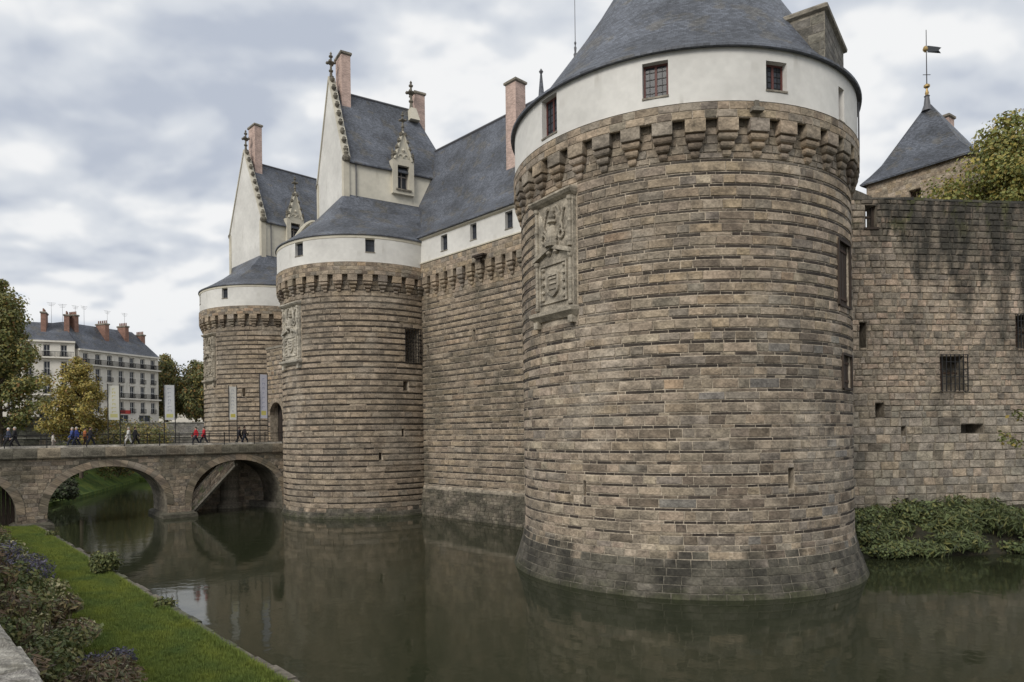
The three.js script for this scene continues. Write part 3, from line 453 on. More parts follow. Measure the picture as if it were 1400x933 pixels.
function dormer(parent, L, a, sill, head, top, w, rich, mat) {
  const ww = 0.62, B = new Builder(), c1 = 0.44, spring = head + 0.55;
  B.box(L, a - w / 2, a - ww, sill - 0.5, spring, -0.5, c1); B.box(L, a + ww, a + w / 2, sill - 0.5, spring, -0.5, c1); B.box(L, a - ww, a + ww, head, spring - 0.003, -0.5, c1 - 0.003); B.box(L, a - ww, a + ww, sill - 0.5, sill, -0.5, c1 - 0.003);
  const g = rich ? 0.82 : 0.9; // steep gable above
  const T = [[a - w / 2 * g, spring], [a + w / 2 * g, spring], [a, top]]; B.tri(...T.map(([x, y]) => L(x, y, c1 - 0.02))); B.tri(...[T[1], T[0], T[2]].map(([x, y]) => L(x, y, -0.4)));
  const dm = B.mesh('dormer', mat, parent);
  const Rk = new Builder(); for (const [p, q] of [[T[0], T[2]], [T[1], T[2]]]) Rk.tube(L(p[0], p[1], c1 + 0.02), L(q[0], q[1], c1 + 0.02), 0.13, 0.09, 6); for (const sg of [-1, 1]) for (let k = 0; k < 9; k++) { const t0 = k / 9 * Math.PI, t1 = (k + 1) / 9 * Math.PI, f = (t) => L(a + sg * 0.3 + 0.26 * Math.cos(t), spring + 0.25 + 0.3 * Math.sin(t), c1 + 0.02); Rk.tube(f(t0), f(t1), 0.06); } Rk.lathe(L(a, spring + 0.95, c1), [[0.03, -0.2], [0.2, 0], [0.03, 0.25]], 6); Rk.mesh('tracery', mat, dm);
  for (const s of [-1, 1]) { for (let k = 0; k < 4; k++) { const t = 0.14 + k * 0.24; crocket(dm, L(a + s * (w / 2 * g * (1 - t) + 0.1), lerp(spring, top, t) + 0.05, c1), 0.85, M.mossStone); } finialSmall(dm, L(a + s * (w / 2 - 0.05), spring, c1 - 0.15)); }
  finial(dm, L(a, top - 0.25, c1 - 0.08), 0.72, 'finial', M.mossStone, true);
  const Sl = new Builder(); Sl.box(L, a - ww - 0.22, a + ww + 0.22, sill - 0.16, sill - 0.002, -0.2, c1 + 0.14); Sl.mesh('sill', M.chimneyStone, dm);
  const rf = new Builder(), b = -3.4; rf.quad(L(a - w / 2 * g, spring, -0.42), L(a, top - 0.2, -0.42), L(a, top - 0.2, b), L(a - w / 2 * g, spring, b)); rf.quad(L(a, top - 0.2, -0.42), L(a + w / 2 * g, spring, -0.42), L(a + w / 2 * g, spring, b), L(a, top - 0.2, b)); rf.mesh('dormer_roof', M.slate, dm);
  // mullioned casement
  const fr = new Builder(); const h0 = sill, h1 = head; fr.box(L, a - ww, a - ww + 0.09, h0, h1, -0.3, -0.2); fr.box(L, a + ww - 0.09, a + ww, h0, h1, -0.3, -0.2); fr.box(L, a - 0.06, a + 0.06, h0, h1, -0.3, -0.16); fr.box(L, a - ww + 0.09, a + ww - 0.09, h1 - 0.09, h1, -0.3, -0.21); fr.box(L, a - ww + 0.09, a + ww - 0.09, h0, h0 + 0.09, -0.3, -0.21); fr.box(L, a - ww + 0.09, a + ww - 0.09, lerp(h0, h1, 0.58), lerp(h0, h1, 0.58) + 0.12, -0.3, -0.165); const win = fr.mesh('dormer_window', M.greyFrame, dm);
  new Builder().quad(L(a - ww, h0, -0.28), L(a + ww, h0, -0.28), L(a + ww, h1, -0.28), L(a - ww, h1, -0.28)).mesh('pane', M.glass, win);
}
M.mossStone = std({ rgb: [0.24, 0.22, 0.18], map: grainTex, bumpMap: grainBump, bumpScale: 0.02 });
M.tuffeau = std({ rgb: [0.72, 0.68, 0.58], map: plasterTex, bumpMap: grainBump, bumpScale: 0.012 });
function finialSmall(parent, p) { const B = new Builder(); B.lathe(p, [[0.16, 0], [0.14, 0.3], [0.2, 0.36], [0.1, 0.5], [0.15, 0.7], [0.02, 1.05]], 6); B.mesh('pinnacle', M.mossStone, parent); }

function wing(o) {
  const T = thing('gabled_wing', o.label, 'building', [o.C[0], o.base, o.C[1]], 'gabled wings over the towers'), L = frame(o.C, o.dir), w = o.w, eave = o.eave, ridge = o.ridge, half = -w / 2;
  // side wall (plaster) with the dormer opening, back wall, far wall
  const S = wallSurf(o.C, [o.C[0] + o.dir[0], o.C[1] + o.dir[1]]), B = new Builder(), ww = 0.62, hole = { s0: o.dormer - ww, s1: o.dormer + ww, h0: o.sill, h1: o.head };
  sheet(B, S, 0.45, o.len, o.base - 5, eave + 0.05, [hole], { depth: 0.5, ds: 3 }); B.quad(L(o.len, o.base - 5, 0), L(o.len, o.base - 5, -w), L(o.len, eave, -w), L(o.len, eave, 0)); B.quad(L(o.len, o.base - 5, -w), L(0.45, o.base - 5, -w), L(0.45, eave, -w), L(o.len, eave, -w)); B.mesh('side_wall', M.cream, T);
  // gable wall: a slab with a pointed top a little above the slates
  const g = new Builder(), e = 0.25, G = [[0.05, o.base - 6], [0.05, eave + 0.1], [half, ridge + 1.0], [-w - 0.05, eave + 0.1], [-w - 0.05, o.base - 6]]; const F = G.map(([c, y]) => L(-0.06, y, c)), K = G.map(([c, y]) => L(0.45, y, c));
  for (let i = 1; i + 1 < 5; i++) { g.tri(F[0], F[i + 1], F[i], ...[0, i + 1, i].map((k) => [G[k][0], G[k][1]])); g.tri(K[0], K[i], K[i + 1]); } for (let i = 0; i < 4; i++) g.quad(F[i], F[i + 1], K[i + 1], K[i]); const gm = g.mesh('gable', M.plaster, T);
  // corner pilasters, kneelers, coping and crockets up both rakes
  const cp = new Builder(); cp.box(L, -0.16, 0.42, o.base - 3, eave + 0.15, -0.42, 0.14); cp.box(L, -0.16, 0.42, o.base - 3, eave + 0.15, -w - 0.14, -w + 0.42); cp.mesh('corner_pier', M.tuffeau, gm);
  for (const s of [0, 1]) { const c0 = s ? -w - 0.1 : 0.1, C = new Builder(), n = [0, 1]; const p0 = [c0, eave + 0.1], p1 = [half, ridge + 1.05]; const q = (t, a, k) => { const [c, y] = [lerp(p0[0], p1[0], t), lerp(p0[1], p1[1], t)]; return L(a, y + (k ? 0.32 : 0), c); }; C.rings([[q(0, -0.18, 0), q(0, 0.55, 0), q(0, 0.55, 1), q(0, -0.18, 1)], [q(1, -0.18, 0), q(1, 0.55, 0), q(1, 0.55, 1), q(1, -0.18, 1)]]); C.mesh('coping', M.tuffeau, gm);
    for (let k = 0; k < o.crockets; k++) { const t = (k + 0.5) / o.crockets; const p = L(0.15, lerp(p0[1], p1[1], t) + 0.42, lerp(p0[0], p1[0], t) + (s ? -0.12 : 0.12)); crocket(gm, p, 1.05, M.mossStone); } const kn = new Builder(); kn.lathe(L(0.12, eave + 0.15, c0), [[0.32, -0.3], [0.42, 0], [0.36, 0.2], [0.16, 0.35], [0.24, 0.55], [0.04, 0.8]], 8); kn.mesh('kneeler', M.mossStone, gm); }
  finial(gm, L(0.15, ridge + 1.0, half), 0.92, 'finial', M.mossStone);
  // slate roof with a bell-cast eave, hipped at the far end
  const rx = o.hip, rows = (c, y, a) => [L(0.46, y, c), L(a, y, c)];
  const Rf = new Builder(); for (const s of [1, -1]) { const c = (x) => half + s * (half * -1 + x) ; roofSheet(Rf, [rows(c(0.32), eave - 0.12, o.len + 0.3), rows(c(-0.35), eave + 0.65, lerp(o.len, rx, 0.1)), rows(c(-1.0), eave + 1.85, lerp(o.len, rx, 0.25)), rows(half, ridge, rx)].map((r) => s > 0 ? r : r.reverse())); }
  const hp = (y, e, a) => [L(a, y, half - half * e * -1), L(a, y, half)]; roofSheet(Rf, [[L(o.len + 0.3, eave - 0.12, 0.32), L(o.len + 0.3, eave - 0.12, -w - 0.32)], [L(lerp(o.len, rx, 0.1), eave + 0.65, -0.35), L(lerp(o.len, rx, 0.1), eave + 0.65, -w + 0.35)], [L(lerp(o.len, rx, 0.25), eave + 1.85, -1.0), L(lerp(o.len, rx, 0.25), eave + 1.85, -w + 1.0)], [L(rx, ridge, half), L(rx, ridge, half)]]);
  roofSheet(Rf, [[L(0.46, eave - 0.24, 0.28), L(o.len + 0.3, eave - 0.24, 0.28)], [L(0.46, eave - 0.12, 0.32), L(o.len + 0.3, eave - 0.12, 0.32)]]); roofSheet(Rf, [[L(0.46, eave - 0.2, 0), L(o.len + 0.3, eave - 0.2, 0)], [L(0.46, eave - 0.24, 0.28), L(o.len + 0.3, eave - 0.24, 0.28)]]);
  const rm = Rf.mesh('roof', M.slate, T); const Rg = new Builder(); Rg.tube(L(0.46, ridge + 0.03, half), L(rx, ridge + 0.03, half), 0.13, 0.13, 6); Rg.mesh('ridge_capping', M.lead, rm);
  dormer(T, L, o.dormer, o.sill, o.head, o.dormerTop, 2.3, true, M.tuffeau);
  const pipe = new Builder(); pipe.tube(L(1.1, o.base - 1, 0.1), L(1.1, eave - 0.2, 0.1), 0.06, 0.06, 7); pipe.mesh('downpipe', M.lead, T);
  stack(T, (a, y, c) => L(a + 1.45, y, c + half - 0.1), 0.95, 1.9, ridge - 2.2, o.stackTop);
  if (o.endStack) { stack(T, (a, y, c) => L(a + rx + 1.0, y, c + half - 0.9), 1.2, 1.2, ridge - 4, ridge + 2.2); finial(T, L(rx - 0.3, ridge - 0.2, half + 0.25), 1.05, 'ridge_finial', M.mossStone); const pd = new Builder(); pd.rings([[ridge - 1.5, 0.55], [ridge - 0.05, 0.3]].map(([y, e]) => [L(rx - 0.3 - e, y, half - 0.4), L(rx - 0.3 - e, y, half + 0.9 - (y - ridge) * -0.0 + (ridge - y) * 0.35), L(rx - 0.3 + e, y, half + 0.9 + (ridge - y) * 0.35), L(rx - 0.3 + e, y, half - 0.4)])); pd.mesh('finial_base', M.tuffeau, T); }
  return { T, L };
}
const wingM = wing({ label: 'taller cream wing with crocketed white gable, rising behind the middle tower', C: [-15.93, 66], dir: [0.848, 0.53], w: 8.8, len: 12.4, hip: 9.2, base: 30.9, eave: 34.3, ridge: 43, crockets: 9, dormer: 5.95, sill: 32.35, head: 34.75, dormerTop: 38.2, stackTop: 46.6, endStack: true });
const wingF = wing({ label: 'gabled wing with white crocketed gable, rising behind the farthest tower', C: [-30.57, 84], dir: [0.72, 0.695], w: 9.8, len: 13, hip: 10, base: 29.9, eave: 34.2, ridge: 43.1, crockets: 9, dormer: 4.2, sill: 32.6, head: 34.6, dormerTop: 38.6, stackTop: 47.6, endStack: false });

// slates from a round eave up to the foot of a wing
function skirtRoof(parent, c, Re, yE, wg, o, mat) {
  const { L } = wg, rows = [[], [], [], [], [], []], n = 64, lip = [], lip2 = [];
  for (let i = 0; i <= n; i++) {
    const a = lerp(o.a0, o.a1, i / n), e = [c[0] + Re * Math.sin(a * rad), yE, -(c[1] - Re * Math.cos(a * rad))];
    const f = (a - o.hip) / (a > o.hip ? o.a1 - o.hip : o.hip - o.a0), t = a > o.hip ? L(f * o.along, o.top, 0.0) : L(-0.06, o.top, f * o.across);
    [0, 0.08, 0.22, 0.45, 0.72, 1].forEach((k, j) => { const y = lerp(yE, t[1], k * (0.72 + 0.28 * k)); rows[j].push([lerp(e[0], t[0], k), y, lerp(e[2], t[2], k)]); });
    lip.push([e[0], yE - 0.12, e[2]]); lip2.push([c[0] + (Re - 0.35) * Math.sin(a * rad), yE - 0.1, -(c[1] - (Re - 0.35) * Math.cos(a * rad))]);
  }
  const B = new Builder(); roofSheet(B, rows); roofSheet(B, [lip2, lip, rows[0]]); return B.mesh('roof', mat, parent, 0.6);
}
skirtRoof(midT.T, [-14.9, 69.9], 8.72, 25.78, wingM, { a0: -125, a1: 56, hip: -12, along: 11.5, across: 8.8, top: 31.0 }, M.slate);
skirtRoof(farT.T, [-30.5, 87.3], 8.72, 25.26, wingF, { a0: -125, a1: 60, hip: -12, along: 12, across: 9.8, top: 30.0 }, M.slate);
for (const [tw, y, Re, c] of [[midT, 25.5, 8.62, [-14.9, 69.9]], [farT, 25.0, 8.62, [-30.5, 87.3]]]) slateCone(tw.T, c, [[8.45, y - 0.22], [Re, y - 0.1], [Re, y + 0.12], [8.4, y + 0.15]], M.tuffeau, -180, 180, 100, 'eave_cornice');
{ // curved scroll gable seen between the two wings
  const T = thing('stone_scroll', 'pale curved stone scroll above the middle tower roof, beside the small dormer', 'ornament', [-24.5, 29.5, 77], undefined), B = new Builder();
  const L = frame([-24.9, 77.5], [0.72, 0.695]); let pv = null; for (let k = 0; k <= 10; k++) { const t = k / 10, a = 0.2 + 2.7 * t, y = 29.6 + 2.9 * Math.sin(t * Math.PI / 2), p = L(a, y, 0); if (pv) B.tube(pv, p, 0.24, 0.24, 6); pv = p; } B.box(L, 2.2, 3.3, 29, 32.2, -0.3, 0.25); B.box(L, 0.1, 2.3, 28.6, 29.7, -0.3, 0.2); B.mesh('scroll', M.tuffeau, T);
}

// ---------------------------------------------------------------- curtain wall and long range between the near and middle towers
{
  const p0 = [-8.07, 64.5], p1 = [0.87, 55.1], d = unit(p0, p1), rng = rngOf(71), T = thing('castle_range', 'straight machicolated wall under a big slate roof, between the two nearest towers', 'building', [p0[0], 0, p0[1]]);
  const off = (h) => h < 2.45 ? 0.18 + 0.3 * (2.45 - h) / 2.45 : 0, surf = wallSurf(p0, p1, off), s0 = -1.2, s1 = 21, L = frame(p0, d);
  const hole = ([a, b, h0, h1]) => ({ s0: a, s1: b, h0, h1 }), holes = [[0.15, 0.5, 14.85, 15.9], [-0.35, -0.05, 18.2, 19.1], [6.85, 7.25, 15.65, 16.65]].map(hole), wins = [[3.0, 3.95, 24.25, 25.65], [7.15, 8.0, 24.35, 25.72], [11.6, 12.5, 24.3, 25.7]].map(hole);
  const wet = (c, s, h) => mix3(c, [0.22, 0.2, 0.16], sm(2.9, 2.2, h + (fbm(s * 0.8, h, 3) - 0.5)));
  const K = new Builder(); K.col = MORTAR; sheet(K, surf, s0, s1, -0.6, 23.55, holes, { ds: 2, dh: 0.5, depth: 1.9, stain: wet }); const wall = K.mesh('wall', M.stone, T);
  const courses = [...courseList(-0.1, 2.45, () => [0.26 + rng() * 0.12, 'base']), ...courseList(2.45, 20.3, pairCourses(rng)), ...courseList(20.3, 22.6, () => [0.36 + rng() * 0.08, 'plain'])];
  const algae = (c, s, h) => { const k = h < 2.45 ? 0.75 * sm(0.38, 0.62, fbm(s * 1.3 + 5, h * 1.6, 4)) : 0.6 * sm(0.5, 0.7, fbm(s * 0.9 + 15, h * 0.2 + 2, 4)); return mix3(c, [0.062, 0.062, 0.045], k); };
  const tone = towerTone(8, -1, -200, 6, 0.45);
  blocks(wall, surf, lay(s0, s1, courses, { base: [0.3, 0.8], big: [0.7, 2.1], thin: [0.8, 2.4], plain: [0.4, 0.95] }, holes, rng), { gap: 0.035, chamfer: 0.02, jitter: 0.03, stain: algae, color: (q, r) => q.kind === 'base' ? jitterTone([0.25, 0.22, 0.175], r, 0.25) : tone(q, r), proud: (q, r) => q.kind === 'thin' ? 0.008 + r() * 0.01 : 0.03 + r() * 0.03 }, rng);
  for (const q of holes) { const B = new Builder(); backOf(B, surf, q, 1.9); B.mesh('loophole', M.interior, T); }
  // parapet on corbels
  const over = 0.45, ps = wallSurf(p0, p1, () => over), P = new Builder(); P.col = MORTAR; sheet(P, ps, s0, s1, 22.3, 23.55, [], { ds: 2 }); P.quad(L(s0, 22.3, over - 0.28), L(s1, 22.3, over - 0.28), L(s1, 22.3, over), L(s0, 22.3, over)); const par = P.mesh('parapet', M.stone, T);
  blocks(par, ps, lay(s0, s1, courseList(22.3, 23.55, () => [0.417, 'plain']), { plain: [0.5, 1.05] }, [], rng), { gap: 0.03, chamfer: 0.018, jitter: 0.02, color: (q, r) => jitterTone(weighted([[TAN, 4], [GREYTAN, 4], [GREY, 2], [GOLD, 2], [PINK, 1]], r), r, 0.15), proud: (q, r) => 0.02 + r() * 0.01 }, rng, 100);
  for (let s = 0.55; s < s1; s += 1.28) { const tn = jitterTone(weighted([[TAN, 3], [GREYTAN, 4], [GREY, 3]], rng), rng), cb = corbel(T, surf, s, 20.55, 21.65, over - 0.02, 0.8, tn), Bk = new Builder(); Bk.col = tn; Bk.rings([[21.655, 0.37, over - 0.01], [21.7, 0.4, over + 0.02], [22.297, 0.4, over + 0.02]].map(([y, w, o]) => [surf.pt(s - w, y, 0.03), surf.pt(s - w, y, o), surf.pt(s + w, y, o), surf.pt(s + w, y, 0.03)])); Bk.mesh('corbel_block', M.stone, cb); }
  { const B = new Builder(); B.box(L, 8.2, 9.2, 22.45, 22.6, over, over + 0.4); B.box(L, 8.0, 9.4, 22.6, 22.75, over, over + 0.5); B.box(L, 8.55, 8.75, 22.15, 22.45, over, over + 0.25); B.mesh('timber_bracket', M.oldWood, T); }
  const as = wallSurf(p0, p1, () => over - 0.06), At = new Builder(); sheet(At, as, s0, s1, 23.55, 26.02, wins, { ds: 3, depth: 0.4 }); At.mesh('attic_wall', M.plaster, T);
  for (const q of wins) { casement(T, as, q, -0.36, { frameMat: M.lead, cols: 2, rows: 2, fw: 0.04 }); const Lq = localFrame(as, (q.s0 + q.s1) / 2, q.h0, 0), w = (q.s1 - q.s0) / 2; new Builder().box(Lq, -w - 0.04, w + 0.04, -0.09, -0.003, -0.3, 0.035).mesh('sill', M.chimneyStone, T); }
  const cor = new Builder(); cor.rings([[23.55, over - 0.05], [23.6, over + 0.09], [23.7, over + 0.09], [23.76, over - 0.05]].map(([y, c]) => [L(s0, y, 0), L(s0, y, c), L(s1, y, c), L(s1, y, 0)])); cor.mesh('string_course', M.tuffeau, T);
  const ec = new Builder(); ec.rings([[25.78, over - 0.05], [25.9, over + 0.16], [26.0, over + 0.16]].map(([y, c]) => [L(s0, y, 0), L(s0, y, c), L(s1, y, c), L(s1, y, 0)])); ec.mesh('eave_cornice', M.tuffeau, T);
  const Rf = new Builder(), row = (y, c, a = -7.5) => [L(a, y, c), L(7, y, c), L(21, y, c)]; roofSheet(Rf, [row(25.98, 0.4, s0), row(26.02, 0.78, s0), row(26.12, 0.8, s0), row(26.9, -0.3, -1.8), row(28.2, -1.4, -2.6), row(30.1, -2.5, -4), row(32.2, -3.5, -6), row(38, -6.2)]); roofSheet(Rf, [row(38, -6.2), row(26, -12.4)]); const roof = Rf.mesh('roof', M.slate, T);
  new Builder().tube(L(-7.5, 38.03, -6.2), L(21, 38.03, -6.2), 0.14, 0.14, 6).mesh('ridge_capping', M.lead, roof);
  stack(T, (a, y, c) => L(a + 9.0, y, c - 3.5), 1.3, 1.2, 29, 38.4);
}
// little spires of turrets behind the near tower
for (const [x, d, y0, y1, r, lab] of [[3.25, 66, 30, 42.6, 1.05, 'stubby slate spirelet behind the near tower, beside the pink brick chimney'], [7.2, 72, 34, 47.5, 1.5, 'slender slate spire with long iron finial behind the near tower roof']]) {
  const T = thing('turret', lab, 'turret', [x, y0 - 14, d]); new Builder().lathe([x, y0 - 24, -d], [[r, 0], [r, 26]], 14).mesh('turret_wall', M.tuffeau, T);
  new Builder().lathe([x, y0 + 1.9, -d], [[r * 1.25, 0], [r * 0.9, 1.2], [r * 0.08, y1 - y0 - 2]], 14).mesh('spire', M.slate, T); const B = new Builder(); if (y1 > 45) { B.lathe([x, y1 - 0.3, -d], [[0.16, 0], [0.2, 0.4], [0.1, 0.6], [0.14, 1.1], [0.05, 1.3], [0.13, 1.6], [0.04, 1.8], [0.03, 7.5]], 8); } else B.lathe([x, y1 - 0.2, -d], [[0.1, 0], [0.22, 0.22], [0.04, 0.5]], 8); B.mesh('finial', M.lead, T);
}

// ---------------------------------------------------------------- rampart to the right
const rampart = pathSurf([[18.2, 43.2], [22.4, 44.3], [24.3, 44.25], [46, 46.95]]);
{
  const T = thing('rampart_wall', 'rough stone rampart blackened by algae along its top, with barred windows', 'wall', [24.3, 0, 44.25]), rng = rngOf(91), surf = rampart, S1 = rampart.len, k = 5.94, hole = ([a, b, h0, h1, kind, depth]) => ({ s0: a + k, s1: b + k, h0, h1, kind, depth });
  const top = (s) => s < 5.2 ? 23.1 : 22.5, topY = 22.5;
  const holes = [[4.25, 5.95, 10.05, 12.3, 'grille', 1.5], [9.8, 11.0, 12.9, 15.0, 'grille', 1.5], [-1.3, -0.85, 12.85, 14.5, 'slit'], [-0.33, 0.22, 8.3, 9.25, 'slit'], [5.7, 7.35, 7.2, 7.8, 'slit'], [1.42, 1.75, 7.1, 7.7, 'slit'], [1.6, 1.88, 2.3, 3.0, 'slit'], [-0.85, -0.1, 20.65, 22.1, 'through', 1.2]].map(hole);
  const moss = (c, s, h) => {       // black algae hanging from the coping in tongues, green moss beads on the edge
    const t = topY - h, len = 2.3 + 3.2 * sm(8, 13.5, s) + 6.0 * Math.pow(vnoise(s * 1.15 + 2, 7), 2.0), kk = sm(len, len * 0.66, t + (fbm(s * 3.4, h * 1.6, 4) - 0.5) * 2.6) * sm(4.5, 6.4, s); let q = mix3(c, [0.036, 0.036, 0.03], 0.92 * kk * (0.62 + 0.38 * sm(0.36, 0.58, fbm(s * 2.4 + 13, h * 0.4 + 5, 4))));
    const gr = sm(0.6, 0.72, fbm(s * 1.6 + 9, h * 1.2 + 3, 3)) * sm(3, 0.6, t); q = mix3(q, [0.09, 0.1, 0.025], 0.7 * gr); const damp = 0.45 * sm(0.58, 0.72, fbm(s * 0.5 + 31, h * 0.35 + 8, 4)); return mix3(q, [0.07, 0.068, 0.06], damp);
  };
  const K = new Builder(); K.col = [0.34, 0.3, 0.245]; sheet(K, surf, 0, S1, -0.4, topY, holes, { ds: 0.9, dh: 0.8, depth: 1.5, stain: moss }); const wall = K.mesh('wall', M.stone, T);
  const courses = courseList(-0.2, topY, (i, h) => [h < 8 ? 0.5 + rng() * 0.14 : 0.34 + rng() * 0.12, h < 8 ? 'low' : 'up']);
  const tone = (q, r) => { const h = (q.h0 + q.h1) / 2; return jitterTone(h < 9 ? weighted([[[0.43, 0.38, 0.315], 5], [[0.47, 0.4, 0.315], 3], [[0.38, 0.345, 0.295], 3], [PINK, 0.6], [[0.28, 0.245, 0.2], 0.6]], r) : weighted([[[0.46, 0.385, 0.305], 4], [[0.51, 0.415, 0.325], 3], [[0.4, 0.345, 0.28], 3], [[0.54, 0.42, 0.325], 1], [[0.3, 0.26, 0.215], 0.6]], r), r, 0.13); };
  blocks(wall, surf, lay(0, S1, courses, { low: [0.45, 1.3], up: [0.3, 0.9] }, holes, rng), { gap: 0.05, chamfer: 0.035, jitter: 0.07, split: 0.18, stain: moss, color: tone, proud: (q, r) => 0.03 + r() * 0.06 }, rng);
  // capping courses, higher beside the tower
  const C = new Builder(), n = 40; const ring = (s, h1) => [surf.pt(s, topY - 0.01, 0.06), surf.pt(s, h1, 0.02), surf.pt(s, h1 + 0.06, -0.9), surf.pt(s, topY - 0.01, -1.6)];
  for (let i = 0; i < n; i++) { const a = S1 * i / n, b = S1 * (i + 1) / n, h = (s) => topY + (s < 4.6 ? 0.75 : s < 5.6 ? 0.45 : 0.16) + 0.1 * (vnoise(s * 1.7, 3) - 0.5); C.col = moss([0.2, 0.18, 0.15], a, topY - 0.2); C.rings([ring(a, h(a)), ring(b, h(b))]); } C.mesh('coping', M.stone, T);
  const Bk = new Builder(); Bk.col = [0.2, 0.18, 0.15]; Bk.quad(surf.pt(S1, -0.4, -1.6), surf.pt(6.2, -0.4, -1.6), surf.pt(6.2, topY, -1.6), surf.pt(S1, topY, -1.6)); Bk.quad(surf.pt(S1, -0.4, 0), surf.pt(S1, -0.4, -1.6), surf.pt(S1, topY, -1.6), surf.pt(S1, topY, 0)); Bk.mesh('inner_face', M.stone, T);
  for (const q of holes) {
    if (q.kind === 'through') { const L = localFrame(surf, (q.s0 + q.s1) / 2, q.h0, 0), B = new Builder(); B.box(L, -0.3, -0.18, 0, 1.45, -0.4, -0.28); B.box(L, 0.2, 0.36, 0, 1.45, -0.5, -0.3); B.box(L, -0.36, 0.36, 0.75, 0.9, -0.55, -0.42); B.box(L, -0.45, 0.5, -0.12, 0.02, -0.6, 0.12); B.mesh('timber_frame', M.oldWood, T); continue; }
    const B = new Builder(); backOf(B, surf, q, q.depth || 1.5); B.mesh(q.kind === 'grille' ? 'window_recess' : 'loophole', M.interior, T); if (q.kind === 'grille') grille(T, surf, q, 0.3, 6, 5);
    if (q.kind === 'grille') { const L = localFrame(surf, (q.s0 + q.s1) / 2, q.h0, 0), w = (q.s1 - q.s0) / 2; const wn = new Builder(); wn.box(L, -w + 0.42, -w + 0.62, 0, q.h1 - q.h0, -0.66, -0.55); wn.box(L, -w, w, (q.h1 - q.h0) * 0.5, (q.h1 - q.h0) * 0.5 + 0.1, -0.66, -0.56); wn.mesh('window_frame', M.wood, T); }
  }
}
// square tower with pyramid roof behind the rampart
{
  const A = [34.7, 66], Bq = [39.9, 58.5], d = unit(A, Bq), L = frame(A, d), len = 9.1, dep = 4.6, T = thing('square_tower', 'square stone tower with slate pyramid roof and gilded weathervane, behind the rampart', 'tower', [37, 6.4, 62]), rng = rngOf(14), sf = wallSurf(A, Bq);
  const q = { s0: 3.9, s1: 4.95, h0: 27.3, h1: 29.5 }, K = new Builder(); K.col = MORTAR; sheet(K, sf, 0, len, 6.4, 31.4, [q], { ds: 3, depth: 1.4 }); K.quad(L(0, 6.4, -dep), L(0, 6.4, 0), L(0, 31.4, 0), L(0, 31.4, -dep)); K.quad(L(len, 6.4, 0), L(len, 6.4, -dep), L(len, 31.4, -dep), L(len, 31.4, 0)); K.quad(L(len, 6.4, -dep), L(0, 6.4, -dep), L(0, 31.4, -dep), L(len, 31.4, -dep)); const w = K.mesh('wall', M.stone, T);
  blocks(w, sf, lay(0, len, courseList(24, 31.3, () => [0.36 + rng() * 0.06, 'plain']), { plain: [0.4, 0.9] }, [q], rng), { gap: 0.03, chamfer: 0.015, jitter: 0.02, color: (x, r) => jitterTone(weighted([[TAN, 3], [GOLD, 2], [GREYTAN, 3], [PALE, 2]], r), r, 0.1), proud: () => 0.02 }, rng, 200);
  const D = new Builder(); backOf(D, sf, q, 1.4); D.mesh('window_recess', M.interior, T); const Lw = localFrame(sf, 4.42, 27.3, 0), F = new Builder(); F.box(Lw, -0.06, 0.06, 0, 2.2, -0.45, -0.35); F.box(Lw, -0.52, -0.44, 0, 2.2, -0.45, -0.35); F.box(Lw, 0.44, 0.52, 0, 2.2, -0.45, -0.35); F.mesh('window_frame', M.wood, T);
  const Rf = new Builder(), e = 0.45, ap = [len / 2 - 0.15, len / 2 + 0.35]; const rg = (y, k) => [L(lerp(-e, ap[0], k), y, lerp(-dep - e, -dep / 2, k)), L(lerp(-e, ap[0], k), y, lerp(e, -dep / 2, k)), L(lerp(len + e, ap[1], k), y, lerp(e, -dep / 2, k)), L(lerp(len + e, ap[1], k), y, lerp(-dep - e, -dep / 2, k))];
  const rs = [rg(31.1, 0.02), rg(31.25, 0), rg(31.9, 0.16), rg(32.8, 0.34), rg(37.7, 1)]; for (let j = 0; j < 4; j++) roofSheet(Rf, rs.map((r) => [r[j], r[(j + 1) % 4]])); const rf = Rf.mesh('roof', M.slate, T);
  const c = L(len / 2, 37.6, -dep / 2), V = new Builder(); V.lathe(c, [[0.5, -0.4], [0.28, 0.2], [0.2, 0.9], [0.26, 1.0], [0.1, 1.1]], 10); const vb = V.mesh('weathervane_base', M.lead, T); const G = new Builder(); G.lathe([c[0], c[1] + 1.1, c[2]], [[0.14, 0], [0.17, 0.2], [0.08, 0.5], [0.08, 0.6], [0.26, 0.76], [0.27, 0.9], [0.1, 1.05]], 10); G.mesh('gilded_knop', M.gold, vb);
  const Pm = new Builder(); Pm.tube([c[0], c[1] + 1.1, c[2]], [c[0], c[1] + 7.2, c[2]], 0.05, 0.03, 6); Pm.tube([c[0] - 0.35, c[1] + 3.0, c[2]], [c[0] + 0.35, c[1] + 3.0, c[2]], 0.03); Pm.mesh('pole', M.iron, vb); const Fl = new Builder(), Y = c[1] + 5.1; const fl = (z) => [[0, 0], [1.0, 0.08], [1.25, -0.1], [1.05, 0.18], [1.3, 0.42], [0.95, 0.5], [0, 0.62]].map(([x, y]) => [c[0] + 0.1 + x, Y + y, c[2] + z]); Fl.rings([fl(0.02), fl(-0.02)]); Fl.mesh('flag_vane', M.steel, vb); const Sn = new Builder(); Sn.lathe([c[0] - 0.1, Y, c[2]], [[0.05, 0], [0.2, 0.18], [0.23, 0.32], [0.16, 0.5], [0.05, 0.6]], 8); Sn.mesh('gilded_sun', M.gold, vb);
  stack(T, (a, y, cc) => L(a + len - 3.9, y, cc - dep + 0.2), 1.1, 1.1, 30, 36.6);
}

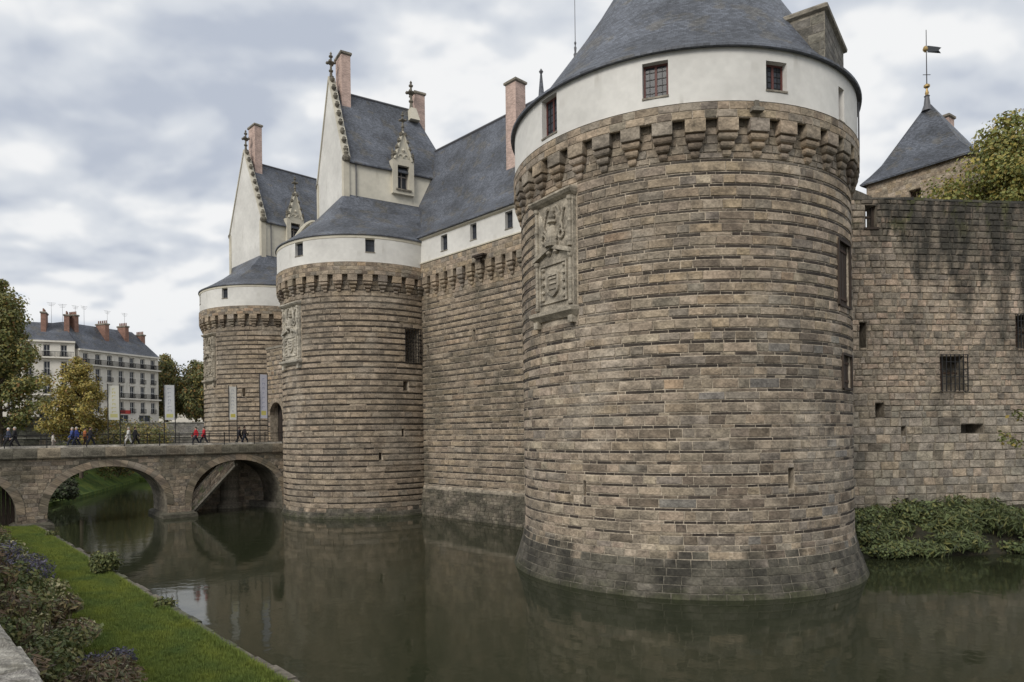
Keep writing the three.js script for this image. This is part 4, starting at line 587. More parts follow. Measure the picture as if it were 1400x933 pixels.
// ---------------------------------------------------------------- gate wall between the far and middle towers
{
  const p0 = [-28.45, 79.3], d = [0.722, -0.692], p1 = [p0[0] + d[0], p0[1] + d[1]], sf = wallSurf(p0, p1), L = frame(p0, d), rng = rngOf(52), T = thing('gate_wall', 'stretch of castle wall with the tall dark arched gate at the end of the bridge', 'wall', [p0[0], 0, p0[1]]);
  const q = { s0: 0.6, s1: 3.65, h0: 6.5, h1: 11.4, depth: 1.2 }, K = new Builder(); K.col = MORTAR; sheet(K, sf, -0.1, 11, -0.5, 17.6, [q], { ds: 2, dh: 2, depth: 1.2 }); const w = K.mesh('wall', M.stone, T);
  blocks(w, sf, lay(-0.1, 11, courseList(-0.1, 17.5, pairCourses(rng)), { big: [0.45, 1.3], thin: [0.4, 1.2] }, [q], rng), { gap: 0.035, chamfer: 0.02, jitter: 0.03, color: towerTone(8, -1, -200, 4), proud: (x) => x.kind === 'thin' ? 0.01 : 0.04 }, rng, 120);
  new Builder().box(L, -0.15, 11, 17.6, 17.85, -1.4, 0.12).mesh('coping', M.chimneyStone, T);
  const A = new Builder(); A.col = GREYTAN; const n = 9; for (let i = 0; i < n; i++) { const f = (t, r) => [2.125 + Math.cos(Math.PI * (1 - t)) * r, 9.9 + Math.sin(Math.PI * t) * r], a = f(i / n + 0.004, 1.53), b = f((i + 1) / n - 0.004, 1.53), c = f((i + 1) / n - 0.004, 2.05), e = f(i / n + 0.004, 2.05); const P = (p, o) => L(p[0], p[1], o); A.rings([[P(a, -0.5), P(b, -0.5), P(c, -0.5), P(e, -0.5)], [P(a, 0.1), P(b, 0.1), P(c, 0.1), P(e, 0.1)]]); } A.mesh('arch_ring', M.stone, w);
  const D = new Builder(); D.box(L, 0.6, 3.65, 6.6, 11.4, -1.15, -0.95); const door = D.mesh('gate_door', M.oldWood, T); const I = new Builder(); for (let i = 0; i < 9; i++) I.box(L, 0.7 + i * 0.35, 0.75 + i * 0.35, 6.7, 11.2, -0.95, -0.9); I.mesh('door_studs', M.iron, door);
  new Builder().tube(L(4.6, 8.5, 0.12), L(4.6, 16, 0.12), 0.07, 0.07, 7).mesh('downpipe', M.whiteFrame, T);
}

// ---------------------------------------------------------------- stone bridge
const BD = unit([-40.9, 56.6], [-24, 70.4]), BL = frame([-40.9, 56.6], BD), DECK = 6.6, BW = 5.6;
const ARCH = [{ a: -9.6, b: -0.36, cr: 5.0 }, { a: 1.79, b: 11.04, cr: 5.05 }, { a: 13.2, b: 21.95, cr: 5.25 }];
{
  const T = thing('stone_bridge', 'grey stone bridge on round arches leading over the moat to the castle gate', 'bridge', [-33, 0, 63]), rng = rngOf(63), spring = 1.25, s0 = -22, s1 = 25.5;
  const sh = new THREE.Shape(); sh.moveTo(s0, -0.5); const arc = (A, t, r = 0) => { const m = (A.a + A.b) / 2, hw = (A.b - A.a) / 2 + r, ri = A.cr - spring + r; return [m - hw * Math.cos(t), spring + ri * Math.pow(Math.sin(t), 0.9)]; };
  for (const A of ARCH) { sh.lineTo(A.a, -0.5); sh.lineTo(A.a, spring); for (let i = 1; i < 24; i++) { const [x, y] = arc(A, Math.PI * i / 24); sh.lineTo(x, y); } sh.lineTo(A.b, spring); sh.lineTo(A.b, -0.5); }
  sh.lineTo(s1, -0.5); sh.lineTo(s1, 5.85); sh.lineTo(s0, 5.85); sh.closePath();
  // extruded core, turned into the bridge's own frame
  const eg = new THREE.ExtrudeGeometry(sh, { depth: BW, bevelEnabled: false }), ep = eg.attributes.position, K = new Builder(); K.col = [0.42, 0.37, 0.3];
  for (let i = 0; i < ep.count; i += 3) { const v = [0, 1, 2].map((k) => [ep.getX(i + k), ep.getY(i + k), ep.getZ(i + k)]); const wall = Math.abs(v[0][2] - v[1][2]) + Math.abs(v[1][2] - v[2][2]) < 1e-6, cc = v.map((p) => mix3(K.col, [0.12, 0.115, 0.09], 0.8 * sm(0.42, 0.62, fbm(p[0] * 0.7, p[1] * 0.6 + p[2] * 0.7, 3)))); K.tri(...v.map((p) => BL(p[0], p[1], p[2] - BW)), ...v.map((p) => wall ? [p[0], p[1]] : [p[2], p[1] * 1.3 + p[0]]), ...cc); }
  const core = K.mesh('wall', M.stone, T);
  // ashlar of the near face, cut round the arch rings
  const sf = { pt: (s, h, o) => BL(s, h, o) }, rects = [];
  for (const c of courseList(-0.2, 5.85, () => [0.3 + rng() * 0.12, 'ash'])) {
    const y = Math.min(c.h1, 5.8), cuts = ARCH.map((A) => { const m = (A.a + A.b) / 2, hw = (A.b - A.a) / 2 + 0.62, ri = A.cr - spring + 0.62; const t = Math.max(0, (c.h0 - spring) / ri); if (t >= 1) return null; const xx = c.h0 < spring ? (A.b - A.a) / 2 + 0.02 : hw * Math.sqrt(Math.max(0, 1 - Math.pow(t, 2.2))); return { s0: m - xx, s1: m + xx, h0: -9, h1: 99 }; }).filter(Boolean);
    rects.push(...lay(s0, s1, [c], { ash: [0.45, 1.2] }, cuts, rng));
  }
  const lichen = (c, s, h) => mix3(mix3(c, [0.16, 0.152, 0.11], 0.6 * sm(0.48, 0.7, fbm(s * 0.45 + 8, h * 0.7, 4))), [0.06, 0.062, 0.045], 0.6 * sm(0.55, 0.0, h + (fbm(s * 2, 4, 3) - 0.5) * 0.6));
  blocks(core, sf, rects, { gap: 0.025, chamfer: 0.015, jitter: 0.03, stain: lichen, color: (q, r) => jitterTone(weighted([[GREYTAN, 5], [GREY, 4], [TAN, 3], [PINK, 1], [UMBER, 1]], r), r, 0.16), proud: (q, r) => 0.012 + r() * 0.02 }, rng);
  for (const A of ARCH) { const n = 27; for (let i = 0; i < n; i++) { const t0 = Math.PI * (i + 0.02) / n, t1 = Math.PI * (i + 0.98) / n, a = arc(A, t0), b = arc(A, t1), c = arc(A, t1, 0.6), e = arc(A, t0, 0.6), V = new Builder(); V.col = lichen(jitterTone(weighted([[GREYTAN, 4], [TAN, 4], [PINK, 2], [GREY, 1]], rng), rng, 0.12), a[0] + 30, Math.max(1, a[1])); V.rings([[BL(...a, -0.5), BL(...e, -0.5), BL(...c, -0.5), BL(...b, -0.5)], [BL(...a, 0.045), BL(...e, 0.045), BL(...c, 0.045), BL(...b, 0.045)]]); V.mesh('voussoir', M.stone, core); } }
  // pier footings
  for (const [a, b] of [[-0.36, 1.79], [11.04, 13.2]]) { const F = new Builder(); F.col = [0.15, 0.142, 0.11]; F.rings([[-0.5, 0.45], [0.32, 0.42], [0.5, 0.1]].map(([y, e]) => [BL(a - e, y, -BW - 0.3), BL(a - e, y, 0.1 + e), BL(b + e, y, 0.1 + e), BL(b + e, y, -BW - 0.3)])); F.mesh('footing', M.stone, T); }
  // coping slabs along the edge and the deck
  for (let s = s0; s < s1; s += 1.65) { const e = Math.min(s + 1.635, s1), C = new Builder(); C.col = lichen(jitterTone(weighted([[PALE, 3], [[0.42, 0.385, 0.32], 4]], rng), rng, 0.06), s, 6.2); C.rings([[5.853, 0.16], [5.98, 0.26], [6.42, 0.3], [6.74, 0.28], [6.79, 0.22]].map(([y, c]) => [BL(s, y, -0.75), BL(s, y, c), BL(e, y, c), BL(e, y, -0.75)])); C.mesh('coping_slab', M.stone, T); }
  new Builder().box(BL, s0, s1, 5.853, DECK + 0.16, -BW, -0.76).mesh('deck', M.paving, T);
  new Builder().box(BL, s0, s1, DECK + 0.162, DECK + 0.36, -0.62, -0.34).mesh('kerb', std({ rgb: [0.74, 0.71, 0.65], map: grainTex }), T);
  // boarded-up first arch
  for (let i = 0; i < 30; i++) { const a = -9.5 + i * 0.305, B = new Builder(); B.box(BL, a, a + 0.29, -0.4, 5.2, -2.3, -2.2 + 0.03 * (i % 2)); B.mesh('board', M.oldWood, T); }
  // iron railings both sides
  for (const c of [-0.12, -BW + 0.25]) {
    for (let s = s0 + 0.6; s < 23; s += 2.9) { const P = new Builder(); P.box(BL, s - 0.035, s + 0.035, 6.74, 7.92, c - 0.035, c + 0.035); P.lathe(BL(s, 7.92, c), [[0.05, 0], [0.06, 0.05], [0.01, 0.1]], 6); P.mesh('railing_post', M.iron, T); }
    for (const y of [7.0, 7.28, 7.56, 7.86]) new Builder().box(BL, s0 + 0.6, 23, y, y + (y > 7.8 ? 0.045 : 0.022), c - 0.015, c + 0.015).mesh('rail', M.iron, T);
  }
  { const A = new Builder(); A.col = [0.34, 0.305, 0.25]; A.box(BL, 14.4, 23, -0.5, 5.84, -BW - 1.2, -BW - 0.02); A.lathe(BL(18.3, -0.5, -BW + 0.2), [[1.25, 0], [1.25, 0.9], [0.95, 1.1], [0.95, 4.2], [1.2, 4.5], [1.2, 6.2]], 14); const ab = A.mesh('abutment', M.stone, T), rg = rngOf(35); const fs = { pt: (s, h, o) => BL(s, h, o - BW - 0.02) }; blocks(ab, fs, lay(14.4, 23, courseList(-0.1, 5.8, () => [0.36 + rg() * 0.1, 'b']), { b: [0.5, 1.1] }, [], rg), { gap: 0.03, chamfer: 0.02, jitter: 0.03, color: (q, r) => jitterTone(weighted([[GREYTAN, 3], [GREY, 3], [TAN, 1], [UMBER, 1]], r), r, 0.15), proud: () => 0.03 }, rg, 60); }
  // stair from the landing down to the water under the last arch
  const St = thing('stone_stair', 'mossy stone stair slanting down to the water inside the last bridge arch', 'stairs', [...[BL(13.5, 0, -1)].map((p) => [p[0], 0, -p[2]])[0]]), n = 22;
  for (let i = 0; i < n; i++) { const a = 13.45 + i * 0.185, y = 0.25 + i * 0.21; const B = new Builder(); B.col = jitterTone([0.2, 0.19, 0.15], rng, 0.2); B.box(BL, a, a + 0.3, y, y + 0.2, -1.9, -0.42); B.mesh('step', M.stone, St); }
  const ramp = { pt: (x, h, o) => BL(x, h + 0.4 + (x - 13.25) * 1.075, -0.2 + o) }, W = new Builder(); W.col = [0.3, 0.28, 0.23]; for (let i = 0; i < 8; i++) { const a = 13.25 + i * 0.5, q = (x, h, o) => ramp.pt(x, h, o); W.rings([[q(a, 0, -0.25), q(a, 0, 0), q(a, 1.75, 0), q(a, 1.75, -0.25)], [q(a + 0.5, 0, -0.25), q(a + 0.5, 0, 0), q(a + 0.5, 1.75, 0), q(a + 0.5, 1.75, -0.25)]]); } const sw = W.mesh('side_wall', M.stone, St);
  blocks(sw, ramp, lay(13.27, 17.2, courseList(0.14, 1.7, () => [0.2 + rng() * 0.08, 'r']), { r: [0.2, 0.45] }, [], rng), { gap: 0.03, chamfer: 0.02, jitter: 0.05, color: (q, r) => jitterTone(weighted([[GREY, 3], [GREYTAN, 2], [UMBER, 2], [[0.2, 0.21, 0.12], 1]], r), r, 0.2), proud: (q, r) => 0.02 + r() * 0.03 }, rng, 80);
  const E = new Builder(); E.col = [0.42, 0.39, 0.33]; E.rings([[13.2, 0], [17.25, 0]].map(([x]) => [ramp.pt(x, -0.12, -0.3), ramp.pt(x, -0.12, 0.06), ramp.pt(x, 0.1, 0.06), ramp.pt(x, 0.1, -0.3)])); E.mesh('stringer', M.stone, St);
}
// mooring wall seen through the last arch
slab('castle_footing', std({ rgb: [0.24, 0.22, 0.185], map: grainTex }), [[-33, 76.2], [-27.6, 73.2], [-22.2, 70.3], [-21, 76], [-26, 82], [-36, 84]], 0.55, -0.5);

// banners stretched between twin poles
function printTex(seed, ink, base, foot) {
  const c = document.createElement('canvas'); c.width = 64; c.height = 256; const g = c.getContext('2d'), r = rngOf(seed); g.fillStyle = base; g.fillRect(0, 0, 64, 256); g.fillStyle = ink; g.globalAlpha = 0.5;
  for (let y = 22; y < 200; y += 22 + r() * 8) { const w = 14 + r() * 14; g.fillRect(32 - w / 2, y, w, 4); g.fillRect(32 - w / 2, y, 5, 14); if (r() > 0.5) g.fillRect(32 + w / 2 - 5, y + 3, 5, 12); } g.globalAlpha = 0.75; g.fillStyle = foot; g.fillRect(10, 212, 44, 26); const t = new THREE.CanvasTexture(c); t.colorSpace = THREE.SRGBColorSpace; return t;
}
[[6.4, -0.5, 0.95, 9.2, 12.3, 'pale banner with yellow lettering beside the yellow-leaved tree', ['#b9ac3e', '#dedcd0', '#cfc97a']], [11.0, -0.5, 0.95, 9.2, 12.5, 'white banner with faint grey lettering in front of the dark far trees', ['#8d93a0', '#d9dadb', '#cfcb6a']], [16.9, -0.6, 0.78, 9.25, 12.55, 'narrow white banner with small yellow foot before the far tower', ['#8f92a4', '#e3e2dc', '#c9b93c']], [19.95, -0.6, 0.82, 9.4, 13.9, 'tall lilac-grey banner with yellow foot beside the castle gate', ['#7d82a0', '#c9cad6', '#cbbf4e']]].forEach(([s, c, w, y0, y1, lab, cols], i) => {
  const p = BL(s, 6.79, c), T = thing('banner', lab, 'banner', [p[0], 6.79, -p[2]], 'banners on the bridge');
  for (const x of [0, w]) { const B = new Builder(); B.tube(BL(s + x, 6.76, c), BL(s + x, y1 + 0.15, c), 0.045, 0.04, 7); B.mesh('pole', M.iron, T); }
  const B = new Builder(), n = 8; for (let k = 0; k < n; k++) { const f = (t) => 0.05 * Math.sin(t * 5 + i); const a = k / n, b = (k + 1) / n, Y = (t) => lerp(y0, y1, t); B.quad(BL(s + 0.05, Y(a), c + f(a)), BL(s + w - 0.05, Y(a), c + f(a) * 0.6), BL(s + w - 0.05, Y(b), c + f(b) * 0.6), BL(s + 0.05, Y(b), c + f(b)), [0, a], [1, a], [1, b], [0, b]); }
  B.mesh('cloth', new THREE.MeshPhysicalMaterial({ map: printTex(90 + i, ...cols), roughness: 0.9, transmission: 0.15, thickness: 0, side: THREE.DoubleSide }), T);
});

// ---------------------------------------------------------------- people on the bridge
function sdfMesh(res, box, f) {          // marching cubes over a cube: box = [centre, half]
  const mc = new MarchingCubes(res, new THREE.MeshStandardMaterial(), false, false, 60000), [c, h] = box; mc.isolation = 0; let i = 0;
  for (let z = 0; z < res; z++) for (let y = 0; y < res; y++) for (let x = 0; x < res; x++) mc.field[i++] = -f(c[0] + ((x - res / 2) / (res / 2)) * h, c[1] + ((y - res / 2) / (res / 2)) * h, c[2] + ((z - res / 2) / (res / 2)) * h);
  mc.update(); const n = mc.count, p = new Float32Array(n * 3), nn = mc.normalArray.slice(0, n * 3); for (let k = 0; k < n; k++) for (let q = 0; q < 3; q++) p[k * 3 + q] = mc.positionArray[k * 3 + q] * h + c[q];
  const g = new THREE.BufferGeometry(); g.setAttribute('position', new THREE.BufferAttribute(p, 3)); g.setAttribute('normal', new THREE.BufferAttribute(nn, 3)); g.setAttribute('uv', new THREE.BufferAttribute(new Float32Array(n * 2), 2)); return g;
}
const capsule = (p, a, b, ra, rb) => { const ax = b[0] - a[0], ay = b[1] - a[1], az = b[2] - a[2], px = p[0] - a[0], py = p[1] - a[1], pz = p[2] - a[2], l = ax * ax + ay * ay + az * az; const t = Math.min(1, Math.max(0, (px * ax + py * ay + pz * az) / l)); return Math.hypot(px - ax * t, py - ay * t, pz - az * t) - (ra + (rb - ra) * t); };
const smin = (a, b, k) => { const h = Math.max(0, k - Math.abs(a - b)) / k; return Math.min(a, b) - h * h * k * 0.25; };
function pose(st, sw) {                  // st: stride, sw: arm swing; faces +z, feet at y = 0
  const hip = 0.92, P = {};
  for (const s of [-1, 1]) { const f = s * st, x = s * 0.095; P['h' + s] = [x, hip, 0]; P['k' + s] = [x, 0.5, f * 0.22 + 0.05]; P['a' + s] = [x, 0.09 + (f < 0 ? 0.05 * Math.abs(st) : 0), f * 0.36]; P['t' + s] = [x * 1.15, 0.035, f * 0.36 + 0.17];
    const g = -s * sw; P['s' + s] = [s * 0.19, 1.43, 0]; P['e' + s] = [s * 0.255, 1.14, g * 0.12 - 0.02]; P['w' + s] = [s * 0.26, 0.9, g * 0.22 + 0.1]; }
  return P;
}
function figure(P) {
  const legs = (p, e) => { let d = 9; for (const s of [-1, 1]) { d = smin(d, capsule(p, P['h' + s], P['k' + s], 0.088 + e, 0.062 + e), 0.05); d = smin(d, capsule(p, P['k' + s], P['a' + s], 0.06 + e, 0.042 + e), 0.03); } return smin(d, capsule(p, [-0.07, 0.95, 0], [0.07, 0.95, 0], 0.12 + e, 0.12 + e), 0.06); };
  const torso = (p, e) => { let d = capsule([p[0] * 0.78, p[1], p[2] * 1.18], [0, 0.98, 0], [0, 1.33, 0.01], 0.125 + e, 0.145 + e); d = smin(d, capsule(p, [-0.14, 1.43, 0], [0.14, 1.43, 0], 0.065 + e, 0.065 + e), 0.09); for (const s of [-1, 1]) { d = smin(d, capsule(p, P['s' + s], P['e' + s], 0.055 + e, 0.043 + e), 0.04); d = smin(d, capsule(p, P['e' + s], P['w' + s], 0.042 + e, 0.032 + e), 0.03); } return d; };
  const head = (p) => { let d = capsule([p[0] * 1.12, p[1], p[2]], [0, 1.6, 0.02], [0, 1.675, 0.005], 0.078, 0.098); d = smin(d, capsule(p, [0, 1.4, -0.01], [0, 1.56, 0.005], 0.055, 0.052), 0.04); d = smin(d, capsule(p, [0, 1.645, 0.105], [0, 1.61, 0.125], 0.008, 0.016), 0.02); for (const s of [-1, 1]) { d = smin(d, capsule(p, [s * 0.086, 1.6, -0.005], [s * 0.09, 1.655, -0.015], 0.012, 0.017), 0.01); d = Math.max(d, -(Math.hypot(p[0] - s * 0.034, p[1] - 1.645, p[2] - 0.11) - 0.014)); } return Math.max(d, -capsule(p, [-0.025, 1.572, 0.106], [0.025, 1.572, 0.106], 0.006, 0.006)); };
  const hand = (p) => { let d = 9; for (const s of [-1, 1]) { const w = P['w' + s]; d = Math.min(d, capsule(p, w, [w[0], w[1] - 0.085, w[2] + 0.01], 0.026, 0.036)); for (let k = 0; k < 4; k++) { const z = w[2] - 0.022 + k * 0.018; d = smin(d, smin(capsule(p, [w[0], w[1] - 0.085, z], [w[0] - s * 0.006, w[1] - 0.135 - 0.006 * (k % 3), z + 0.004], 0.01, 0.009), capsule(p, [w[0] - s * 0.006, w[1] - 0.135 - 0.006 * (k % 3), z + 0.004], [w[0] - s * 0.022, w[1] - 0.165, z + 0.006], 0.009, 0.008), 0.004), 0.006); } d = smin(d, capsule(p, [w[0], w[1] - 0.03, w[2] + 0.03], [w[0] - s * 0.02, w[1] - 0.09, w[2] + 0.055], 0.011, 0.009), 0.01); } return d; };
  const feet = (p, e) => { let d = 9; for (const s of [-1, 1]) d = Math.min(d, smin(capsule(p, P['a' + s], P['t' + s], 0.045 + e, 0.036 + e), capsule(p, [P['a' + s][0], P['a' + s][1] - 0.04, P['a' + s][2] - 0.03], P['t' + s], 0.04 + e, 0.03 + e), 0.02)); return d; };
  const B = [[0, 0.9, 0], 0.95], all = (x, y, z) => { const p = [x, y, z]; return smin(smin(legs(p, 0), torso(p, 0), 0.05), Math.min(head(p), Math.min(feet(p, 0), 9)), 0.03); };
  const headHi = sdfMesh(40, [[0, 1.62, 0.01], 0.17], (x, y, z) => Math.max(head([x, y, z]), 1.475 - y)), handHi = [-1, 1].map((s) => { const w = P['w' + s]; return sdfMesh(36, [[w[0], w[1] - 0.08, w[2] + 0.01], 0.12], (x, y, z) => Math.max(hand([x, y, z]), y - w[1] - 0.01)); });
  return {
    body: mergeGeometries([sdfMesh(56, B, all), headHi, ...handHi]),
    coat: sdfMesh(46, [[0, 1.15, 0], 0.56], (x, y, z) => { const p = [x, y, z]; return Math.max(smin(torso(p, 0.026), Math.max(capsule([p[0] * 0.85, p[1], p[2]], [0, 0.82, 0], [0, 1.1, 0], 0.165, 0.15), 0.76 - p[1]), 0.06), Math.hypot(p[0], p[1] - 1.54, p[2]) < 0.1 ? 0.02 : -1); }),
    trousers: sdfMesh(44, [[0, 0.55, 0], 0.56], (x, y, z) => Math.max(legs([x, y, z], 0.02), 0.1 - y, y - 1.02)),
    shoes: sdfMesh(52, [[0, 0.1, 0.05], 0.62], (x, y, z) => Math.max(feet([x, y, z], 0.014), y - 0.13)),
    hair: sdfMesh(30, [[0, 1.68, 0], 0.16], (x, y, z) => Math.max(capsule([x * 1.1, y, z], [0, 1.63, -0.012], [0, 1.685, -0.004], 0.095, 0.108), (z - 0.045) * 0.7 - (y - 1.67) * 0.9, 1.56 - y)),
  };
}
const FIG = [figure(pose(1, 0.9)), figure(pose(-1, -0.9)), figure(pose(0.45, 0.4))];
const cloth = (r, g, b) => std({ rgb: srgb(r, g, b), roughness: 0.95 }), SKIN = std({ rgb: [0.55, 0.36, 0.27], roughness: 0.6 });
function person(s, c, turn, k, size, coat, trousers, hair, label) {
  const p = BL(s, DECK + 0.162, c), T = thing('person', label, 'person', [p[0], p[1], -p[2]], 'people walking on the bridge'), g = FIG[k], along = Math.atan2(BD[0], -BD[1]);
  T.rotation.y = along + turn; T.scale.setScalar(size); const add = (n, geo, m, par = T) => { const me = new THREE.Mesh(geo, m); me.name = n; me.castShadow = me.receiveShadow = true; par.add(me); return me; };
  const b = add('body', g.body, SKIN); add('coat', g.coat, coat, b); add('trousers', g.trousers, trousers, b); add('shoes', g.shoes, M.iron, b); add('hair', g.hair, hair, b);
}
{
  const navy = cloth(42, 56, 98), black = cloth(28, 28, 32), darkJean = cloth(38, 42, 56), red = cloth(172, 34, 44), grey = cloth(150, 146, 140), white = cloth(205, 203, 198), brown = cloth(70, 52, 40), orange = cloth(176, 104, 62), greyHair = cloth(176, 172, 166), dHair = cloth(44, 34, 28);
  person(-0.75, -1.5, Math.PI, 0, 1.0, cloth(54, 60, 78), black, white, 'white-haired person in a dark blue coat walking arm in arm with a companion in black');
  person(-0.35, -1.0, Math.PI, 1, 1.03, black, black, greyHair, 'person in a black coat walking beside a white-haired companion');
  person(2.35, -1.3, 0, 2, 0.72, cloth(188, 182, 174), cloth(140, 132, 124), dHair, 'small child in a grey coat walking alone on the bridge');
  person(3.75, -1.2, Math.PI, 1, 1.0, cloth(60, 76, 130), darkJean, greyHair, 'grey-haired person in a lighter blue jacket walking next to one in deep blue');
  person(4.05, -0.95, Math.PI, 0, 1.02, cloth(36, 50, 110), darkJean, greyHair, 'grey-haired person in a deep blue jacket walking next to one in lighter blue');
  person(4.75, -1.5, 0, 2, 0.97, orange, brown, dHair, 'person in a rust orange jacket walking beside a dark-coated one');
  person(5.1, -1.1, 0, 0, 1.02, cloth(36, 34, 40), darkJean, dHair, 'tall person in a charcoal coat walking beside one in rust orange');
  person(8.15, -1.2, Math.PI, 1, 1.0, white, white, greyHair, 'person dressed all in white walking on the bridge');
  person(8.65, -1.0, 0, 0, 1.02, black, black, dHair, 'person all in black walking away from the one in white');
  person(13.95, -1.2, Math.PI, 0, 1.0, red, darkJean, dHair, 'dark-haired person in a red jacket walking towards the street, ahead of another in red');
  person(14.7, -1.2, Math.PI, 1, 1.0, cloth(178, 36, 50), darkJean, dHair, 'person in a red jacket walking behind another in red');
  person(18.1, -1.3, 0, 1, 1.0, cloth(34, 32, 38), black, dHair, 'person in a near-black coat walking to the castle gate beside one in dark brown');
  person(18.55, -1.1, 0, 0, 1.02, cloth(48, 40, 40), darkJean, dHair, 'person in a dark brown coat walking to the castle gate');
}

// ---------------------------------------------------------------- plants
function leaf(B, p, n, up, w, l, col) {        // one leaf: a folded lozenge of two faces
  const N = new THREE.Vector3(...n).normalize(), U = new THREE.Vector3(...up).addScaledVector(N, -N.dot(new THREE.Vector3(...up))).normalize(), S = new THREE.Vector3().crossVectors(U, N);
  const q = (a, b, c) => [p[0] + S.x * a * w + U.x * b * l + N.x * c * w, p[1] + S.y * a * w + U.y * b * l + N.y * c * w, p[2] + S.z * a * w + U.z * b * l + N.z * c * w];
  B.tri(q(0, -0.5, 0), q(0.5, 0, 0.14), q(0, 0.5, 0), undefined, undefined, undefined, col); B.tri(q(0, -0.5, 0), q(0, 0.5, 0), q(-0.5, 0, 0.14), undefined, undefined, undefined, col);
}
const rndDir = (r) => { const z = r() * 2 - 1, t = r() * 6.2832, s = Math.sqrt(1 - z * z); return [s * Math.cos(t), z, s * Math.sin(t)]; };
function leafBall(B, c, rad3, n, size, pal, r, fill = 0.45, slim = 0.72) {
  for (let i = 0; i < n; i++) { const d = rndDir(r), k = Math.pow(r(), fill), p = [c[0] + d[0] * rad3[0] * k, c[1] + d[1] * rad3[1] * k, c[2] + d[2] * rad3[2] * k], e = rndDir(r), s = size * (0.6 + 0.8 * r()), col = jitterTone(weighted(pal, r), r, 0.22);
    leaf(B, p, [d[0] + e[0] * 0.9, d[1] * 0.6 + e[1] * 0.7 + 0.5, d[2] + e[2] * 0.9], slim < 0.5 ? [d[0] + e[0] * 0.5, 0.5 + e[1] * 0.7, d[2] + e[2] * 0.5] : rndDir(r), s * slim, s, col); }
}
function tree(o) {
  const r = rngOf(o.seed), T = thing('tree', o.label, 'tree', o.base, o.group), [x, y0, d] = o.base, z = -d, W = new Builder(), F = new Builder(), H = o.height, tr = o.trunk;
  const bend = [rr(-0.4, 0.4, r), rr(-0.4, 0.4, r)], P = (t) => [x + bend[0] * t * t, y0 + H * 0.8 * t, z + bend[1] * t * t];
  for (let i = 0; i < 6; i++) W.tube(P(i / 6), P((i + 1) / 6), tr * (1 - 0.14 * i), tr * (1 - 0.14 * (i + 1)), 8);
  const clumps = []; for (let i = 0; i < o.limbs; i++) {
    const t = lerp(o.from, 0.98, (i + r() * 0.6) / o.limbs), a = i * 2.4 + r(), p = P(t), hf = (p[1] - y0) / H, prof = o.shape(lerp(o.from * 0.8, 1, (t - o.from) / (1 - o.from))), len = o.spread * prof * rr(0.75, 1.05, r), e = [p[0] + Math.cos(a) * len, Math.min(y0 + H * 0.95, p[1] + H * 0.14 * rr(0.5, 1.2, r)), p[2] + Math.sin(a) * len], m = [lerp(p[0], e[0], 0.5), lerp(p[1], e[1], 0.4), lerp(p[2], e[2], 0.5)];
    W.tube(p, m, tr * 0.42, tr * 0.25, 5); W.tube(m, e, tr * 0.25, tr * 0.08, 5); for (let k = 0; k < 3; k++) { const f = 0.4 + k * 0.3; clumps.push([[lerp(p[0], e[0], f) + rr(-0.4, 0.4, r), lerp(p[1], e[1], f) + rr(-0.3, 0.7, r), lerp(p[2], e[2], f) + rr(-0.4, 0.4, r)], o.clump * rr(0.6, 1.1, r)]); }
  }
  clumps.push([[P(1)[0], y0 + H * 0.86, P(1)[2]], o.clump * 0.8], [[P(1)[0], y0 + H * 0.95, P(1)[2]], o.clump * 0.5]);
  const per = Math.round(o.leaves / clumps.length); for (const [c, s] of clumps) leafBall(F, c, [s, s * 0.75, s], per, o.leaf, o.pal, r, 0.5);
  W.mesh('trunk', M.bark, T); F.mesh('crown', M.leaf, T); return T;
}
const G1 = [0.1, 0.125, 0.037], G2 = [0.13, 0.15, 0.04], G3 = [0.065, 0.09, 0.028], OCH = [0.33, 0.25, 0.06], RUST = [0.28, 0.15, 0.045], YEL = [0.4, 0.33, 0.075], OLV = [0.18, 0.18, 0.052], DKG = [0.042, 0.06, 0.022];
const round = (t) => Math.sin(Math.min(1, t * 1.02) * Math.PI * 0.86 + 0.35), cone = (t) => 1.05 - 0.72 * t;
tree({ label: 'tall dark green tree tinged with rust, overhanging the moat wall beyond the bridge', base: [-65.2, 7.0, 86.5], seed: 3, height: 21.5, trunk: 0.4, limbs: 34, from: 0.1, spread: 5.4, shape: cone, clump: 1.75, leaves: 26000, leaf: 0.36, pal: [[[0.16, 0.18, 0.05], 4], [OLV, 4], [G1, 2], [OCH, 2.4], [RUST, 0.8], [[0.25, 0.24, 0.07], 3]] });
tree({ label: 'small round yellowing tree in front of the pale apartment houses', base: [-53.6, 2.6, 84.5], seed: 8, height: 15.4, trunk: 0.22, limbs: 30, from: 0.3, spread: 3.9, shape: round, clump: 1.35, leaves: 16000, leaf: 0.28, pal: [[OCH, 4], [YEL, 4], [[0.4, 0.3, 0.06], 2], [[0.2, 0.19, 0.05], 3], [OLV, 1], [RUST, 0.5]] });
[[-75.5, 149, 16.5, 5], [-66.6, 147, 14.5, 6], [-70.6, 152, 15.5, 7], [-80, 157, 17.5, 9]].forEach(([x, d, h, s], i) => tree({ label: ['browning plane tree against the sky beyond the end of the apartment row', 'dull green plane tree beside the far tower, beyond the moat wall', 'low olive tree hard against the far tower, beyond the moat wall', 'tall thin-topped tree rising behind the end of the apartment row'][i], base: [x, 9.2, d], seed: s + 30, height: h, trunk: 0.3, limbs: 22, from: 0.16, spread: 4.8, shape: round, clump: 2.0, leaves: 9000, leaf: 0.48, pal: [[OLV, 4], [[0.12, 0.13, 0.045], 3], [RUST, 1], [OCH, 1.6], [G1, 2]], group: 'trees beyond the moat wall' }));
